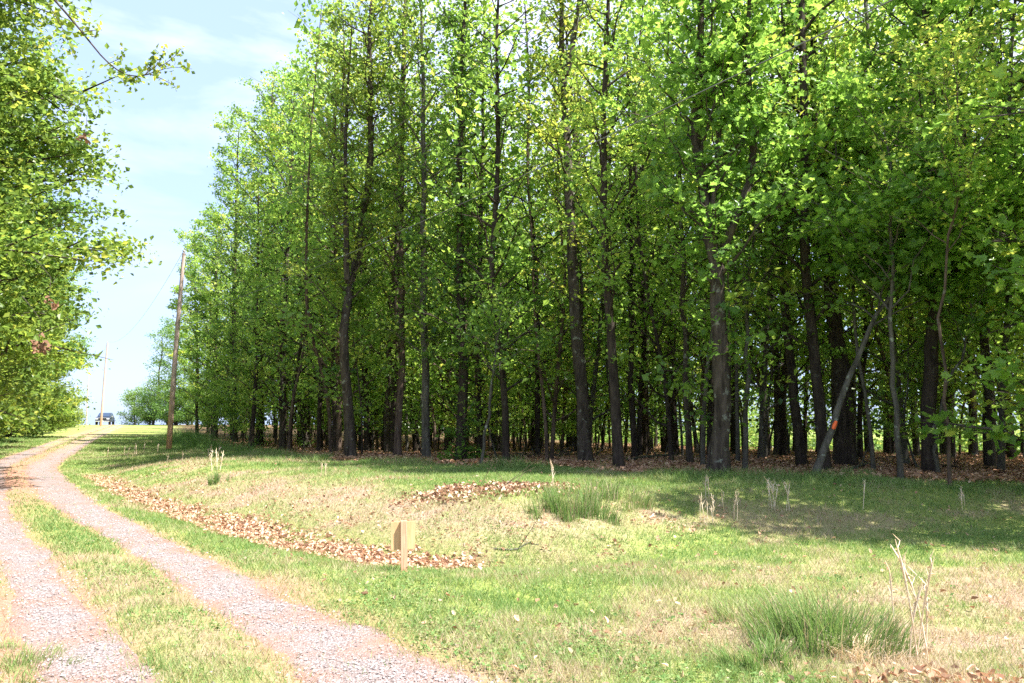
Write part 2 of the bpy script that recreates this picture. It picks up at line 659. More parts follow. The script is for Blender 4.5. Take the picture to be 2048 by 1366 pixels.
z = H(V[:, 0], V[:, 1]) + .014 - .024 * (D / .95) ** 1.6 + .006 * (fbm(V[:, 0], V[:, 1], .2, 2, 2) - .5)
me = tri_mesh('gravel_road', np.column_stack([V, z]), np.concatenate(Fq), M['gravel'], smooth=True)
a = me.attributes.new('dirt', 'FLOAT', 'POINT')
a.data.foreach_set('value', D.astype(np.float32))
tag(link('gravel_road', me), kind='structure')


def rut_mask(x, y):
    """1 on the bare wheel tracks"""
    rd = -sdist(x, y, ROADS)
    nr = np.clip(1 - (y - 4.5) / 3., 0, 1)
    fr = .22 * np.clip((y - 12) / 10, 0, 1)
    w = .15
    j = .30 * (fbm(x, y, .8, 77, 3) - .5) + .16 * (fbm(x, y, .2, 78, 2) - .5)
    hl, hr, cr = .31 + fr, .34 + .22 * nr + fr, .78 + .12 * nr
    L = 1 - sstep(np.abs(rd + .72 - .08 * nr) + j, hl - w, hl + w)
    R = 1 - sstep(np.abs(rd - cr) + j, hr - w, hr + w)
    return np.maximum(L, R), rd


# ------------------------------------------------------------------ grass, dead leaves, stones
def scatter(nc, r0, r1, power, ang=44):
    """world positions whose number per square metre thins out with the distance from the lane end"""
    u = rng.random(nc)
    e_ = 2 - power
    r = (r0 ** e_ + u * (r1 ** e_ - r0 ** e_)) ** (1 / e_)
    a = np.radians((rng.random(nc) * 2 - 1) * ang)
    return r * np.sin(a), r * np.cos(a), r


def blades(x, y, hgt, wid, lean, tint, name, mat, z=None, segs=1, az=None):
    n_ = len(x)
    if z is None:
        z = H(x, y)
    az = rng.random(n_) * 2 * pi if az is None else az
    la = rng.random(n_) * 2 * pi
    dx, dy = np.cos(az) * wid / 2, np.sin(az) * wid / 2
    lx, ly = np.cos(la) * lean * hgt, np.sin(la) * lean * hgt
    b = np.stack([x, y, z - .01], 1)
    d = np.stack([dx, dy, dx * 0], 1)
    if segs == 1:
        tip = np.stack([x + lx, y + ly, z + hgt], 1)
        v = np.stack([b - d, b + d, tip], 1).reshape(-1, 3)
        f = np.arange(n_ * 3).reshape(-1, 3)
        return tri_mesh(name, v, f, mat, tint)
    mid = np.stack([x + lx * .3, y + ly * .3, z + hgt * .6], 1)
    tip = np.stack([x + lx, y + ly, z + hgt * (1 - .25 * lean)], 1)
    v = np.stack([b - d, b + d, mid - d * .8, mid + d * .8, tip], 1).reshape(-1, 3)
    o = np.arange(n_)[:, None] * 5
    f = np.concatenate([o + np.array([[0, 1, 3]]), o + np.array([[0, 3, 2]]), o + np.array([[2, 3, 4]])], 0)
    return tri_mesh(name, v, f, mat, np.tile(tint, 3))


def lawn():
    xs, ys, rs = scatter(1900000, 3.6, 75, 1.45)
    rd, ds, fd, lit, dl, dirt, bare, n1, n3 = zone_values(xs, ys)
    rut, rd = rut_mask(xs, ys)
    keep = 1 - lit * .985
    keep *= 1 - .93 * rut
    keep *= 1 - .9 * np.clip(dl * 1.3, 0, 1)
    keep *= 1 - .62 * bare
    keep *= 1 - .8 * np.clip(dirt, 0, 1)
    strip = np.exp(-(rd / .42) ** 2)
    keep *= 1 - .78 * strip * sstep(ys, 12.5, 19) * (1 - sstep(ys, 48, 70))
    keep *= np.clip(-.15 + 2.1 * fbm(xs, ys, .28, 91, 3), .04, 1)
    k = rng.random(len(xs)) < keep
    xs, ys, rs, ds, fd, bare, n1, n3, rd = [q[k] for q in (xs, ys, rs, ds, fd, bare, n1, n3, rd)]
    nn = len(xs)
    hgt = (.026 + .055 * rng.random(nn) ** 1.4) * (.65 + .9 * n1)
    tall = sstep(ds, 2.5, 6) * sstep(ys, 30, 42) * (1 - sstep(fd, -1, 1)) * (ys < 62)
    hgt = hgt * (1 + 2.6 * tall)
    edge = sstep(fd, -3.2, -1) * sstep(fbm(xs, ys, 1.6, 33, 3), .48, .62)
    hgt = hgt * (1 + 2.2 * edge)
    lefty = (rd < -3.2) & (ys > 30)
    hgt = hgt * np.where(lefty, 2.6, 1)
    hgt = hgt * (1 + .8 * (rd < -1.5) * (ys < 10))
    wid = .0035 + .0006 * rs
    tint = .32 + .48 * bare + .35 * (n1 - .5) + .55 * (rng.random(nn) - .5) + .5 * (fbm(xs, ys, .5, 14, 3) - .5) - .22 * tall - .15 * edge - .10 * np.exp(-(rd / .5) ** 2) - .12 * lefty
    tint = tint + .06 * (ys < 10)
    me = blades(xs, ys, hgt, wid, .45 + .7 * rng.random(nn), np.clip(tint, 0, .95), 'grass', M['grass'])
    tag(link('grass', me), 'short patchy lawn grass covering the ground beside the lane', 'grass', kind='stuff')


lawn()


def unit(v):
    return v / (np.linalg.norm(v, axis=-1, keepdims=True) + 1e-9)


SIMPLE = (np.array([(0, 0, 0), (-.36, .42, .10), (0, 1, -.04), (.36, .42, .10)]), np.array([(0, 3, 2), (0, 2, 1)]))
_o = [(0, -.02), (.17, .14), (.46, .05), (.36, .30), (.60, .46), (.33, .58), (.22, .72), (0, 1.0),
      (-.22, .72), (-.33, .58), (-.60, .46), (-.36, .30), (-.46, .05), (-.17, .14)]
LOBED = (np.array([(0, .42, -.05)] + [(x_, y_, .10 * abs(x_) + (.02 if i % 2 else -.02)) for i, (x_, y_) in enumerate(_o)]),
         np.array([(0, i + 1, (i + 1) % 14 + 1) for i in range(14)]))
CURLED = (np.array([(0, 0, 0), (-.34, .3, .22), (-.22, .8, .16), (0, .5, -.03), (.34, .35, .25), (.2, .85, .12), (0, 1, .1)]),
          np.array([(0, 3, 1), (3, 2, 1), (3, 6, 2), (0, 4, 3), (3, 4, 5), (3, 5, 6)]))


def leaves(c, size, tint, name, mat, tmpl=SIMPLE, up=1.0, spread=.75, g=None, tilt=0.):
    g = g or rng
    n_ = len(c)
    nrm = unit(g.normal(size=(n_, 3)) * spread + np.array((0, 0, up)) + tilt)
    t = unit(np.cross(nrm, g.normal(size=(n_, 3))))
    b = np.cross(nrm, t)
    tv, tf = tmpl
    tv = tv - np.array((0, .5, 0))
    sz = size[:, None, None]
    v = c[:, None, :] + sz * (tv[None, :, 0:1] * b[:, None, :] + tv[None, :, 1:2] * t[:, None, :] + tv[None, :, 2:3] * nrm[:, None, :])
    f = (np.arange(n_)[:, None, None] * len(tv) + tf[None]).reshape(-1, 3)
    return tri_mesh(name, v.reshape(-1, 3), f, mat, np.repeat(np.clip(tint, 0, 1), len(tf)))


def litter_leaves():
    # filled ditch
    C, Sz, Ti = [], [], []
    xs, ys, rs = scatter(430000, 5, 33, .8, 42)
    rd, ds, fd, lit, dl, dirt, bare, n1, n3 = zone_values(xs, ys)
    k = rng.random(len(xs)) < np.clip((dl - .30) * 1.6, 0, 1) * (rut_mask(xs, ys)[0] < .3)
    x, y = xs[k], ys[k]
    C.append(np.stack([x, y, H(x, y) + .012 + .05 * rng.random(len(x)) * dl[k]], 1))
    Sz.append(.034 + .045 * rng.random(len(x)))
    Ti.append(.68 + .28 * rng.normal(size=len(x)))
    me = leaves(C[0], Sz[0], Ti[0], 'leaf_drift', M['dead_leaf'], CURLED, 1, .7)
    tag(link('leaf_drift', me), 'tan and orange dead leaves filling the ditch behind the small wooden sign', 'dead leaves', kind='stuff')
    # forest floor
    xs, ys, rs = scatter(420000, 10, 62, 1.1, 40)
    rd, ds, fd, lit, dl, dirt, bare, n1, n3 = zone_values(xs, ys)
    k = rng.random(len(xs)) < lit * .42 * np.clip(n1 * 2 - .25, .1, 1)
    x, y = xs[k], ys[k]
    c = np.stack([x, y, H(x, y) + .015 + .05 * rng.random(len(x))], 1)
    me = leaves(c, .08 + .07 * rng.random(len(x)), .30 + .2 * rng.normal(size=len(x)), 'forest_litter', M['dead_leaf'], CURLED, 1, .6)
    tag(link('forest_litter', me), 'brown dead leaves covering the shaded floor of the wood', 'dead leaves', kind='stuff')
    # leaves lost on the lawn and bank
    xs, ys, rs = scatter(110000, 3.6, 30, 1.2, 40)
    rd, ds, fd, lit, dl, dirt, bare, n1, n3 = zone_values(xs, ys)
    pile = np.exp(-(((xs + .2) / 1.9) ** 2 + ((ys - 13.7) / .9) ** 2))
    near = np.exp(-(((xs - 2.5) / .9) ** 2 + ((ys - 4.7) / .35) ** 2))
    k = rng.random(len(xs)) < np.clip(.012 + (.10 * bare ** 2 + .30 * np.exp(-((ds - 1.2) / 1.0) ** 2) * sstep(n3, .4, .7)) * (ds > 0) * (1 - sstep(xs, 2, 4.5)) + .02 * bare + .7 * near, 0, 1) * (np.abs(rd) > 1.6)
    x, y = xs[k], ys[k]
    c = np.stack([x, y, H(x, y) + .015 + .045 * rng.random(len(x))], 1)
    me = leaves(c, .03 + .04 * rng.random(len(x)), .62 + .25 * rng.normal(size=len(x)), 'stray_leaves', M['dead_leaf'], CURLED, 1, .7)
    tag(link('stray_leaves', me), 'pale dead leaves strewn over the lawn and heaped on the bank', 'dead leaves', kind='stuff')


litter_leaves()


def heap():
    n_ = 3600
    x, y = -.30 + rng.normal(size=n_) * .62, 13.8 + rng.normal(size=n_) * .40
    y = y + .12 * (x + .35)
    k = rng.random(n_) < np.clip(fbm(x, y, .5, 71, 3) * 2.2 - .5, 0, 1)
    x, y = x[k], y[k]
    c = np.stack([x, y, H(x, y) + .01 + .07 * rng.random(len(x))], 1)
    t = np.where(rng.random(len(x)) < .62, .03, .8) + .15 * rng.normal(size=len(x))
    me = leaves(c, .035 + .05 * rng.random(len(x)), t, 'leaf_heap', M['dead_leaf'], CURLED, .8, 1.)
    tag(link('leaf_heap', me), 'low heap of grey-brown and pale dead leaves on the bank left of the tall grass', 'dead leaves', kind='stuff')


heap()


def weeds():
    xs, ys, rs = scatter(90000, 3.6, 26, 1.5, 40)
    rd, ds, fd, lit, dl, dirt, bare, n1, n3 = zone_values(xs, ys)
    k = (rng.random(len(xs)) < np.clip(fbm(xs, ys, 1.1, 55, 3) * 3 - 1.6, .02, 1)) & (rut_mask(xs, ys)[0] < .2) & (dl < .3) & (lit < .3)
    x, y = np.repeat(xs[k], 3), np.repeat(ys[k], 3)
    x, y = x + rng.normal(size=len(x)) * .012, y + rng.normal(size=len(x)) * .012
    c = np.stack([x, y, H(x, y) + .018 + .025 * rng.random(len(x))], 1)
    me = leaves(c, .018 + .028 * rng.random(len(x)) ** 2, .45 + .22 * rng.normal(size=len(x)), 'lawn_weeds', M['grass'], SIMPLE, 1, .45)
    tag(link('lawn_weeds', me), 'small broad-leaved weeds and clover growing among the lawn grass', 'weeds', kind='stuff')


weeds()


def stones():
    xs, ys, rs = scatter(230000, 3.6, 24, 1.5, 40)
    rut, rd = rut_mask(xs, ys)
    k = rng.random(len(xs)) < rut * .62 * np.clip(fbm(xs, ys, .9, 8, 3) * 2 - .35, .15, 1) + .007 * np.exp(-(rd / 2.2) ** 4)
    x, y, r_ = xs[k], ys[k], rs[k]
    n_ = len(x)
    s_ = (.003 + .007 * rng.random(n_) ** 2) * (1 + r_ / 22)
    oc = np.array([(1, 0, 0), (-1, 0, 0), (0, 1, 0), (0, -1, 0), (0, 0, 1), (0, 0, -1)], float)
    fc = np.array([(0, 2, 4), (2, 1, 4), (1, 3, 4), (3, 0, 4)])
    v = oc[None] * (1 + .5 * (rng.random((n_, 6, 1)) - .5))
    a = rng.random(n_) * 2 * pi
    ca, sa = np.cos(a)[:, None], np.sin(a)[:, None]
    vx, vy, vz = v[..., 0] * ca - v[..., 1] * sa, v[..., 0] * sa + v[..., 1] * ca, v[..., 2] * .7
    v = np.stack([vx, vy, vz], -1) * s_[:, None, None] + np.stack([x, y, H(x, y) + .022], 1)[:, None]
    f = (np.arange(n_)[:, None, None] * 6 + fc[None]).reshape(-1, 3)
    me = tri_mesh('loose_gravel', v.reshape(-1, 3), f, M['stone'], np.repeat(rng.random(n_), 4))
    tag(link('loose_gravel', me), 'loose grey and pink stones lying in the wheel tracks', 'gravel', kind='stuff')


stones()


# ------------------------------------------------------------------ trees
def grow(g, T, C, path, rad, h0, nbr, Lf, el=(25, 55), droop=0., twig=3, dens=5.0, az_bias=None, sides=5, bulge=0.):
    """branches from a trunk path; T collects wood, C the centres of the leaf clusters"""
    path = np.asarray(path, float)
    tt = np.linspace(0, 1, len(path))
    ga = g.random() * 6.28
    for i in range(nbr):
        t = h0 + (.99 - h0) * ((i + g.random()) / nbr)
        p = np.array([np.interp(t, tt, path[:, k]) for k in range(3)])
        r = np.interp(t, tt, rad)
        ga += 2.4 + g.normal() * .35
        L = Lf(t) * g.uniform(.65, 1.25) * (1 + bulge * sin(pi * t ** 1.5))
        if az_bias is not None:
            L *= 1 + az_bias[1] * cos(ga - az_bias[0])
        e_ = radians(g.uniform(*el))
        d = np.array((cos(ga) * cos(e_), sin(ga) * cos(e_), sin(e_)))
        s = np.linspace(0, 1, 6)
        side = np.array((-sin(ga), cos(ga), 0)) * g.normal() * .12
        pts = p + d * (L * s)[:, None] + np.outer(s ** 2 * L, side) + np.outer(s ** 2 * L * (.12 - droop), (0, 0, 1))
        pts[1:] += g.normal(size=(5, 3)) * .02 * L
        rb = min(r * .55, .012 + .013 * L)
        T.add(pts, np.linspace(rb, .005, 6), sides if L > 1.2 else 3)
        m_ = max(2, int(L * dens))
        q = g.uniform(.22, 1.0, m_)
        for u in q:
            C.append(np.array([np.interp(u, s, pts[:, k]) for k in range(3)]) + g.normal(size=3) * .08)
        for j in range(twig):
            u = g.uniform(.3, .95)
            b = np.array([np.interp(u, s, pts[:, k]) for k in range(3)])
            a2 = ga + g.choice((-1, 1)) * g.uniform(.5, 1.2)
            e2 = e_ * .5 + g.normal() * .25
            l2 = L * g.uniform(.25, .5)
            d2 = np.array((cos(a2) * cos(e2), sin(a2) * cos(e2), sin(e2)))
            s2 = np.linspace(0, 1, 3)
            tp = b + np.outer(s2 * l2, d2) + np.outer(s2 ** 2 * l2 * (.05 - droop), (0, 0, 1))
            T.add(tp, np.linspace(max(rb * .45, .006), .003, 3), 3)
            for u2 in g.uniform(.25, 1.05, max(2, int(l2 * dens))):
                C.append(b + d2 * l2 * u2 + g.normal(size=3) * .07)


def crown(g, C, nper, sig, size, name, mat, tmpl=SIMPLE, thin=None, t0=.35):
    C = np.array(C)
    if thin is not None:
        C = C[thin(C)]
    C = C[g.random(len(C)) < .42]
    k = g.poisson(nper * 2.35 * g.uniform(.5, 1.5, len(C))) + 1
    c = np.repeat(C, k, 0) + g.normal(size=(k.sum(), 3)) * sig * 1.12 * np.array((1, 1, .5))
    base = np.repeat(g.normal(size=len(C)) * .15, k)
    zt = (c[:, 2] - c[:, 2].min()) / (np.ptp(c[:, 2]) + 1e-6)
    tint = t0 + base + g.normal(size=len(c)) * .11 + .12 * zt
    sz = size * (.45 + .95 * g.random(len(c)))
    tilt = np.repeat(g.normal(size=(len(C), 3)) * .35, k, 0)
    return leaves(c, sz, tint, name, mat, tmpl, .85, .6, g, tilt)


def smooth_path(p, n_=14):
    p = np.asarray(p, float)
    q = chaikin(p, 2)
    L = np.concatenate([[0], np.cumsum(np.linalg.norm(np.diff(q, axis=0), axis=1))])
    u = np.linspace(0, L[-1], n_)
    return np.stack([np.interp(u, L, q[:, k]) for k in range(3)], 1)


def trunk_r(path, r0, top=.16, flare=.65):
    h = np.linalg.norm(path - path[0], axis=1)
    t = h / h[-1]
    return r0 * ((1 - t) ** .8 * (1 - top) + top) * (1 + flare * np.exp(-h / .28))


def densify_base(path):
    """extra rings near the root so that the flare shows"""
    p0, p1 = path[0], path[1]
    ex = [p0 - (p1 - p0) / np.linalg.norm(p1 - p0) * .25] + [p0 + (p1 - p0) * k for k in (0, .1, .22, .45)]
    return np.concatenate([np.array(ex), path[1:]])


def put_tree(name, label, cat, loc, wood, leafm, group=None, rz=0., sc=(1, 1, 1)):
    e_ = empty(name, loc, label, cat, group, rz)
    e_.scale = sc
    link('trunk', wood, e_)
    if leafm is not None:
        link('crown', leafm, e_)
    return e_


FIXED = []        # places of the trees at the edge of the wood


def edge_tree(name, label, px, w, Y=None, h0=.16, nbr=46, L=(1.7, .8), bark='bark', leaf='leaf', limbs=(), dens=4.2, nper=9,
              size=.135, seed=0, ivy=0, tmpl=SIMPLE, cat='tree', el=(25, 58), crown_sig=.19, bias=None, t0=.35, twig=3):
    """px: picture points of the trunk from its foot to its top, all at the depth of the foot"""
    g = np.random.default_rng(1000 + seed)
    ivy_lo = .10 if ivy else .34
    ivy = ivy or (75 if 6 < seed < 18 else 0)
    if seed <= 6:
        h0 += .07
    if seed > 6 and seed not in (18, 27):
        h0 += .09
    foot = ground(*px[0]) if Y is None else at(px[0][0], px[0][1], Y)
    foot[2] = h1(foot[0], foot[1])
    Yf = foot[1]
    pts = [foot] + [at(a_, b_, Yf) for a_, b_ in px[1:]]
    for i in range(1, len(pts)):
        pts[i][1] += g.normal() * .12 * i
    p = smooth_path(np.array(pts) - foot, 18)
    p[2:-1] += g.normal(size=(len(p) - 3, 3)) * np.array((.03, .03, 0))
    p = densify_base(p)
    r0 = w * .84 * Yf / F / 2
    T, C = Tubes(), []
    r = trunk_r(p, r0)
    T.add(p, r, 12, .16, seed)
    grow(g, T, C, p, r, h0, nbr, lambda t: L[0] + (L[1] - L[0]) * t, el, dens=dens, az_bias=bias, twig=twig, bulge=.45)
    for lm in limbs:
        q = [at(a_, b_, Yf) - foot for a_, b_ in lm['px']]
        for i in range(1, len(q)):
            q[i][1] += lm.get('dy', 0) * i
        q = smooth_path(np.array(q), 12)
        r1 = lm['w'] * .84 * Yf / F / 2
        rr = trunk_r(q, r1, .2, 0)
        T.add(q, rr, 8, .12, seed + 5)
        grow(g, T, C, q, rr, .2, lm.get('n', 16), lambda t: L[0] + (L[1] - L[0]) * t, el, dens=dens, twig=twig)
    if ivy:
        tt = g.uniform(ivy_lo, .95, ivy)
        k = np.linspace(0, 1, len(p))
        for t in tt:
            a_ = g.random() * 6.28
            rr_ = np.interp(t, k, r) + g.random() * .28
            C.append(np.array([np.interp(t, k, p[:, j]) for j in range(3)]) + np.array((cos(a_) * rr_, sin(a_) * rr_, 0)))
    wood = T.mesh(name + '_wood', M[bark])
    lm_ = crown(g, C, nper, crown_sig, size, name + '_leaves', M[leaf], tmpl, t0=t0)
    FIXED.append(foot[:2])
    return put_tree(name, label, cat, foot, wood, lm_)


# the trees that stand along the edge of the wood, from the far end of the lawn to the right of the picture
edge_tree('oak_tree', 'slim young tree at the far left end of the wood, right of the leaning pole',
          [(394, 868), (393, 700), (388, 470)], 8, 68, .18, 59, (2.5, 1.5), nper=11, size=.17, seed=1, leaf='leaf', t0=.45)
edge_tree('oak_tree', 'short dark trunk, second from the far left end of the wood, crown reaching low',
          [(430, 871), (432, 700), (436, 430)], 12, 62, .14, 65, (2.5, 1.6), nper=11, size=.17, seed=2, t0=.45)
edge_tree('oak_tree', 'bright leafy column between the far left end of the wood and the first thick trunk',
          [(470, 880), (468, 600), (478, 262)], 13, 54, .12, 78, (2.3, 1.5), nper=11, size=.16, seed=3, t0=.45)
edge_tree('oak_tree', 'tall tree with ivy-dark leafy trunk, first thick trunk at the left of the wood',
          [(518, 893), (522, 640), (540, 400), (545, 160)], 19, None, .22, 72, (2.2, 1.8), nper=10, size=.15, seed=4, ivy=230, t0=.4,
          limbs=[dict(px=[(545, 520), (585, 470), (640, 330)], w=9, n=14)])
edge_tree('oak_tree', 'tall round-topped tree just right of the ivy-dark first trunk, bright against the sky',
          [(566, 890), (570, 620), (590, 170)], 15, 41, .2, 70, (2.2, 1.8), nper=10, size=.15, seed=5, t0=.5)
edge_tree('oak_tree', 'dark trunk with a leafy collar halfway up, third from the left of the wood',
          [(612, 896), (606, 640), (596, 400), (610, 150)], 20, None, .2, 67, (2.1, 1.7), nper=9, size=.145, seed=6, ivy=190,
          limbs=[dict(px=[(608, 620), (630, 520), (665, 380), (660, 200)], w=10, n=16)])
edge_tree('oak_tree', 'pale reddish straight trunk standing close behind the thick forked trunk left of centre',
          [(679, 900), (676, 640), (672, 400), (668, 40)], 13, 33, .25, 46, (1.8, 1.2), nper=9, size=.14, seed=7, bark='bark_brown')
edge_tree('oak_tree', 'thick dark trunk forking into two steep limbs halfway up, nearest trunk left of centre',
          [(702, 916), (694, 760), (690, 640), (700, 520), (738, 330), (752, 60), (745, -60)], 26, None, .30, 44, (1.6, 1.1), nper=9, size=.14,
          seed=8, limbs=[dict(px=[(694, 560), (692, 420), (690, 250), (705, 40)], w=14, n=22)], leaf='leaf_yellow')
edge_tree('oak_tree', 'straight brown trunk between the forked dark trunk and the grey lichened one',
          [(795, 914), (800, 720), (803, 520), (800, 300), (812, -60)], 19, None, .25, 44, (1.6, 1.1), nper=8, size=.135, seed=9,
          bark='bark_brown')
edge_tree('oak_tree', 'grey lichened trunk with flared foot, just left of the leafy ivy column in the middle',
          [(853, 917), (851, 760), (846, 540), (852, 300), (842, -70)], 21, None, .22, 40, (1.5, 1.1), nper=8, size=.135, seed=10,
          bark='bark_grey', leaf='leaf_yellow')
edge_tree('oak_tree', 'tall trunk wrapped in leafy ivy from breast height to its top, middle of the picture',
          [(922, 922), (923, 700), (918, 500), (922, 250), (930, -90)], 26, None, .22, 36, (1.4, 1.0), nper=8, size=.14, seed=11, ivy=420,
          bark='bark_dark')
edge_tree('oak_tree', 'slender dark trunk just right of the ivy-wrapped one, dividing high up',
          [(962, 908), (958, 700), (962, 480), (968, -60)], 15, 27, .25, 42, (1.7, 1.1), nper=8, size=.135, seed=12,
          bark='bark_dark')
edge_tree('oak_tree', 'thick scaly trunk right of centre leaning slightly left, splitting into steep limbs at the top',
          [(1172, 926), (1158, 720), (1148, 560), (1138, 380), (1130, 160), (1120, -160)], 33, None, .45, 30, (1.6, 1.0), nper=8, size=.13,
          seed=13, limbs=[dict(px=[(1132, 150), (1152, 60), (1170, -120)], w=16, n=14), dict(px=[(1158, 690), (1166, 560), (1152, 480)], w=12, n=5)],
          leaf='leaf_yellow')
edge_tree('oak_tree', 'dark straight trunk, second thick trunk right of centre',
          [(1238, 938), (1226, 740), (1212, 560), (1206, 300), (1216, -160)], 26, None, .3, 36, (1.6, 1.1), nper=8, size=.13, seed=14,
          bark='bark_dark', limbs=[dict(px=[(1212, 440), (1290, 340), (1330, 210)], w=8, n=10)])
edge_tree('maple_tree', 'stout trunk speckled with pale lichen, forking into two big limbs at the lawn edge',
          [(1440, 955), (1440, 760), (1434, 600), (1424, 440), (1398, 260), (1400, 60), (1412, -160)], 44, None, .34, 34, (1.7, 1.2), nper=8,
          size=.14, seed=15, leaf='leaf_maple', tmpl=LOBED,
          limbs=[dict(px=[(1432, 540), (1470, 440), (1515, 330), (1490, 100), (1510, -120)], w=24, n=22),
                 dict(px=[(1425, 420), (1440, 250), (1470, 60)], w=12, n=12)])
edge_tree('oak_tree', 'massive black trunk behind the leaning grey tree, with a wide dark butt',
          [(1694, 930), (1682, 760), (1664, 560), (1648, 380), (1640, 120), (1630, -120)], 46, 21.5, .35, 34, (2.0, 1.3), nper=9, size=.14, seed=16,
          bark='bark_dark', leaf='leaf_maple', limbs=[dict(px=[(1652, 420), (1700, 350), (1760, 240)], w=16, n=14, dy=-.3)], tmpl=LOBED)
edge_tree('oak_tree', 'broad dark trunk at the right, a thin grey stem curving away from its foot',
          [(1862, 948), (1858, 780), (1850, 600), (1852, 300), (1862, -100)], 36, None, .32, 34, (2.0, 1.3), nper=9, size=.14, seed=17,
          bark='bark_dark', leaf='leaf_maple', limbs=[dict(px=[(1858, 560), (1960, 470), (2050, 410)], w=14, n=12, dy=-.4)], tmpl=LOBED)
lean = edge_tree('maple_tree', 'grey lichened tree leaning far to the right with an orange mark on its trunk',
                 [(1628, 956), (1650, 905), (1690, 820), (1735, 690), (1790, 590), (1862, 490), (1905, 440)], 19, None, .62, 22, (1.8, 1.4),
                 nper=9, size=.15, seed=18, bark='bark_grey', leaf='leaf_maple', tmpl=LOBED)
edge_tree('maple_tree', 'thin grey stem between the leaning tree and the broad right trunk, leaning left',
          [(1802, 958), (1790, 820), (1782, 700), (1770, 420), (1780, 200)], 14, None, .42, 20, (1.8, 1.3), nper=9, size=.15, seed=19,
          bark='bark_grey', leaf='leaf_maple', tmpl=LOBED)
edge_tree('maple_tree', 'thin grey stem curving away rightward from the foot of the broad right trunk',
          [(1876, 950), (1874, 840), (1892, 760), (1915, 690), (1925, 560)], 10, None, .6, 12, (1.6, 1.2), nper=9, size=.15, seed=20,
          bark='bark_grey', leaf='leaf_maple', tmpl=LOBED)
edge_tree('oak_tree', 'dark trunk leaning slightly left between the stout forked tree and the massive black trunk',
          [(1604, 930), (1590, 760), (1572, 560), (1560, 200), (1550, -100)], 24, 21.8, .35, 34, (1.8, 1.2), nper=9, size=.14, seed=21,
          bark='bark_dark', leaf='leaf')
edge_tree('oak_tree', 'slim pale trunk close left of the stout lichen-speckled forked tree',
          [(1380, 930), (1372, 760), (1364, 520), (1355, 100)], 16, 22.3, .35, 30, (1.7, 1.1), nper=8, size=.13, seed=22, bark='bark')
edge_tree('oak_tree', 'straight thin dark trunk just right of the second thick trunk right of centre',
          [(1270, 912), (1264, 740), (1262, 480), (1258, 60)], 15, 26, .35, 34, (1.7, 1.1), nper=8, size=.135, seed=23, bark='bark_dark')
edge_tree('oak_tree', 'tall straight trunk near the right picture edge, last big trunk of the wood',
          [(1980, 935), (1975, 780), (1962, 560), (1950, 200), (1955, -100)], 24, 21, .35, 34, (2.0, 1.3), nper=9, size=.14, seed=24,
          bark='bark', leaf='leaf_maple')
edge_tree('oak_tree', 'thin grey trunk rising right beside the stout forked tree, on its right',
          [(1490, 952), (1488, 760), (1493, 560), (1530, 300)], 13, 19.8, .4, 24, (1.5, 1.1), nper=8, size=.13, seed=25, bark='bark_grey')
edge_tree('oak_tree', 'pale thin sapling trunk leaning right, right foot of the ivy-wrapped trunk',
          [(962, 928), (975, 840), (990, 720), (1005, 600)], 8, 22.5, .5, 16, (1.2, .8), nper=8, size=.12, seed=26, bark='bark_grey')
edge_tree('maple_tree', 'small yellow-green tree with a thin crooked brown trunk at the right',
          [(1900, 975), (1895, 800), (1888, 560), (1900, 380), (1920, 240), (1925, 60)], 9, 15.5, .58, 30, (1.3, .9), nper=7, size=.10, seed=27,
          bark='bark_brown', leaf='leaf_maple', t0=.6)
# orange mark of the leaning tree
lf = np.array(lean.location)
T = Tubes()
for dz_, ln in ((0, .13),):
    a0, a1 = at(1663, 858, lf[1]) - lf, at(1669, 842, lf[1]) - lf
    a0[1] -= .09
    a1[1] -= .09
    T.add([a0, (a0 + a1) / 2, a1], [.035, .045, .03], 6)
link('orange_mark', T.mesh('orange_mark', M['orange']), lean)

# wood trees of the stand behind
def proto(seed, Ht, r0, h0, nbr, L, bark, leaf, nper=8, size=.16, el=(20, 55), bend=.5, sig=.24, dens=3.4, t0=.35, tmpl=SIMPLE, droop=0., twig=3, bulge=0.):
    g = np.random.default_rng(500 + seed)
    k = 8
    p = np.zeros((k, 3))
    p[:, 2] = np.linspace(0, Ht, k)
    p[:, :2] = np.cumsum(g.normal(size=(k, 2)) * bend * .35, 0)
    p[0, :2] = 0
    p[1, :2] *= .4
    p = densify_base(smooth_path(p, 13))
    r = trunk_r(p, r0)
    T, C = Tubes(), []
    T.add(p, r, 8, .15, seed)
    grow(g, T, C, p, r, h0, nbr, L, el, dens=dens, droop=droop, twig=twig, bulge=bulge)
    return T.mesh('wood_%d' % seed, M[bark]), crown(g, C, nper, sig, size, 'foliage_%d' % seed, M[leaf], tmpl, t0=t0)


inner = [proto(i, (16.5, 18, 17, 15.5, 19, 16)[i], (.10, .14, .085, .075, .155, .09)[i], (.33, .38, .28, .3, .36, .3)[i], 46,
               lambda t: 1.9 - .8 * t, ('bark_dark', 'bark', 'bark_dark', 'bark_brown', 'bark_dark', 'bark_grey')[i],
               ('leaf', 'leaf', 'leaf_maple', 'leaf', 'leaf_yellow', 'leaf')[i], 2.7, .21, bulge=.7, t0=.45, el=(15, 50), sig=.28) for i in range(6)]
sap = [proto(20 + i, (12.5, 6.0, 14., 4.8)[i], (.055, .04, .065, .032)[i], (.5, .36, .5, .36)[i], (16, 20, 16, 18)[i], lambda t: 1.6 - .9 * t,
             ('bark_grey', 'bark', 'bark_brown', 'bark_grey')[i], ('leaf_maple', 'leaf', 'leaf_maple', 'leaf')[i], 7, .15, (0, 35), .4, .22,
             3.6, .45) for i in range(4)]
FX = np.array(FIXED)
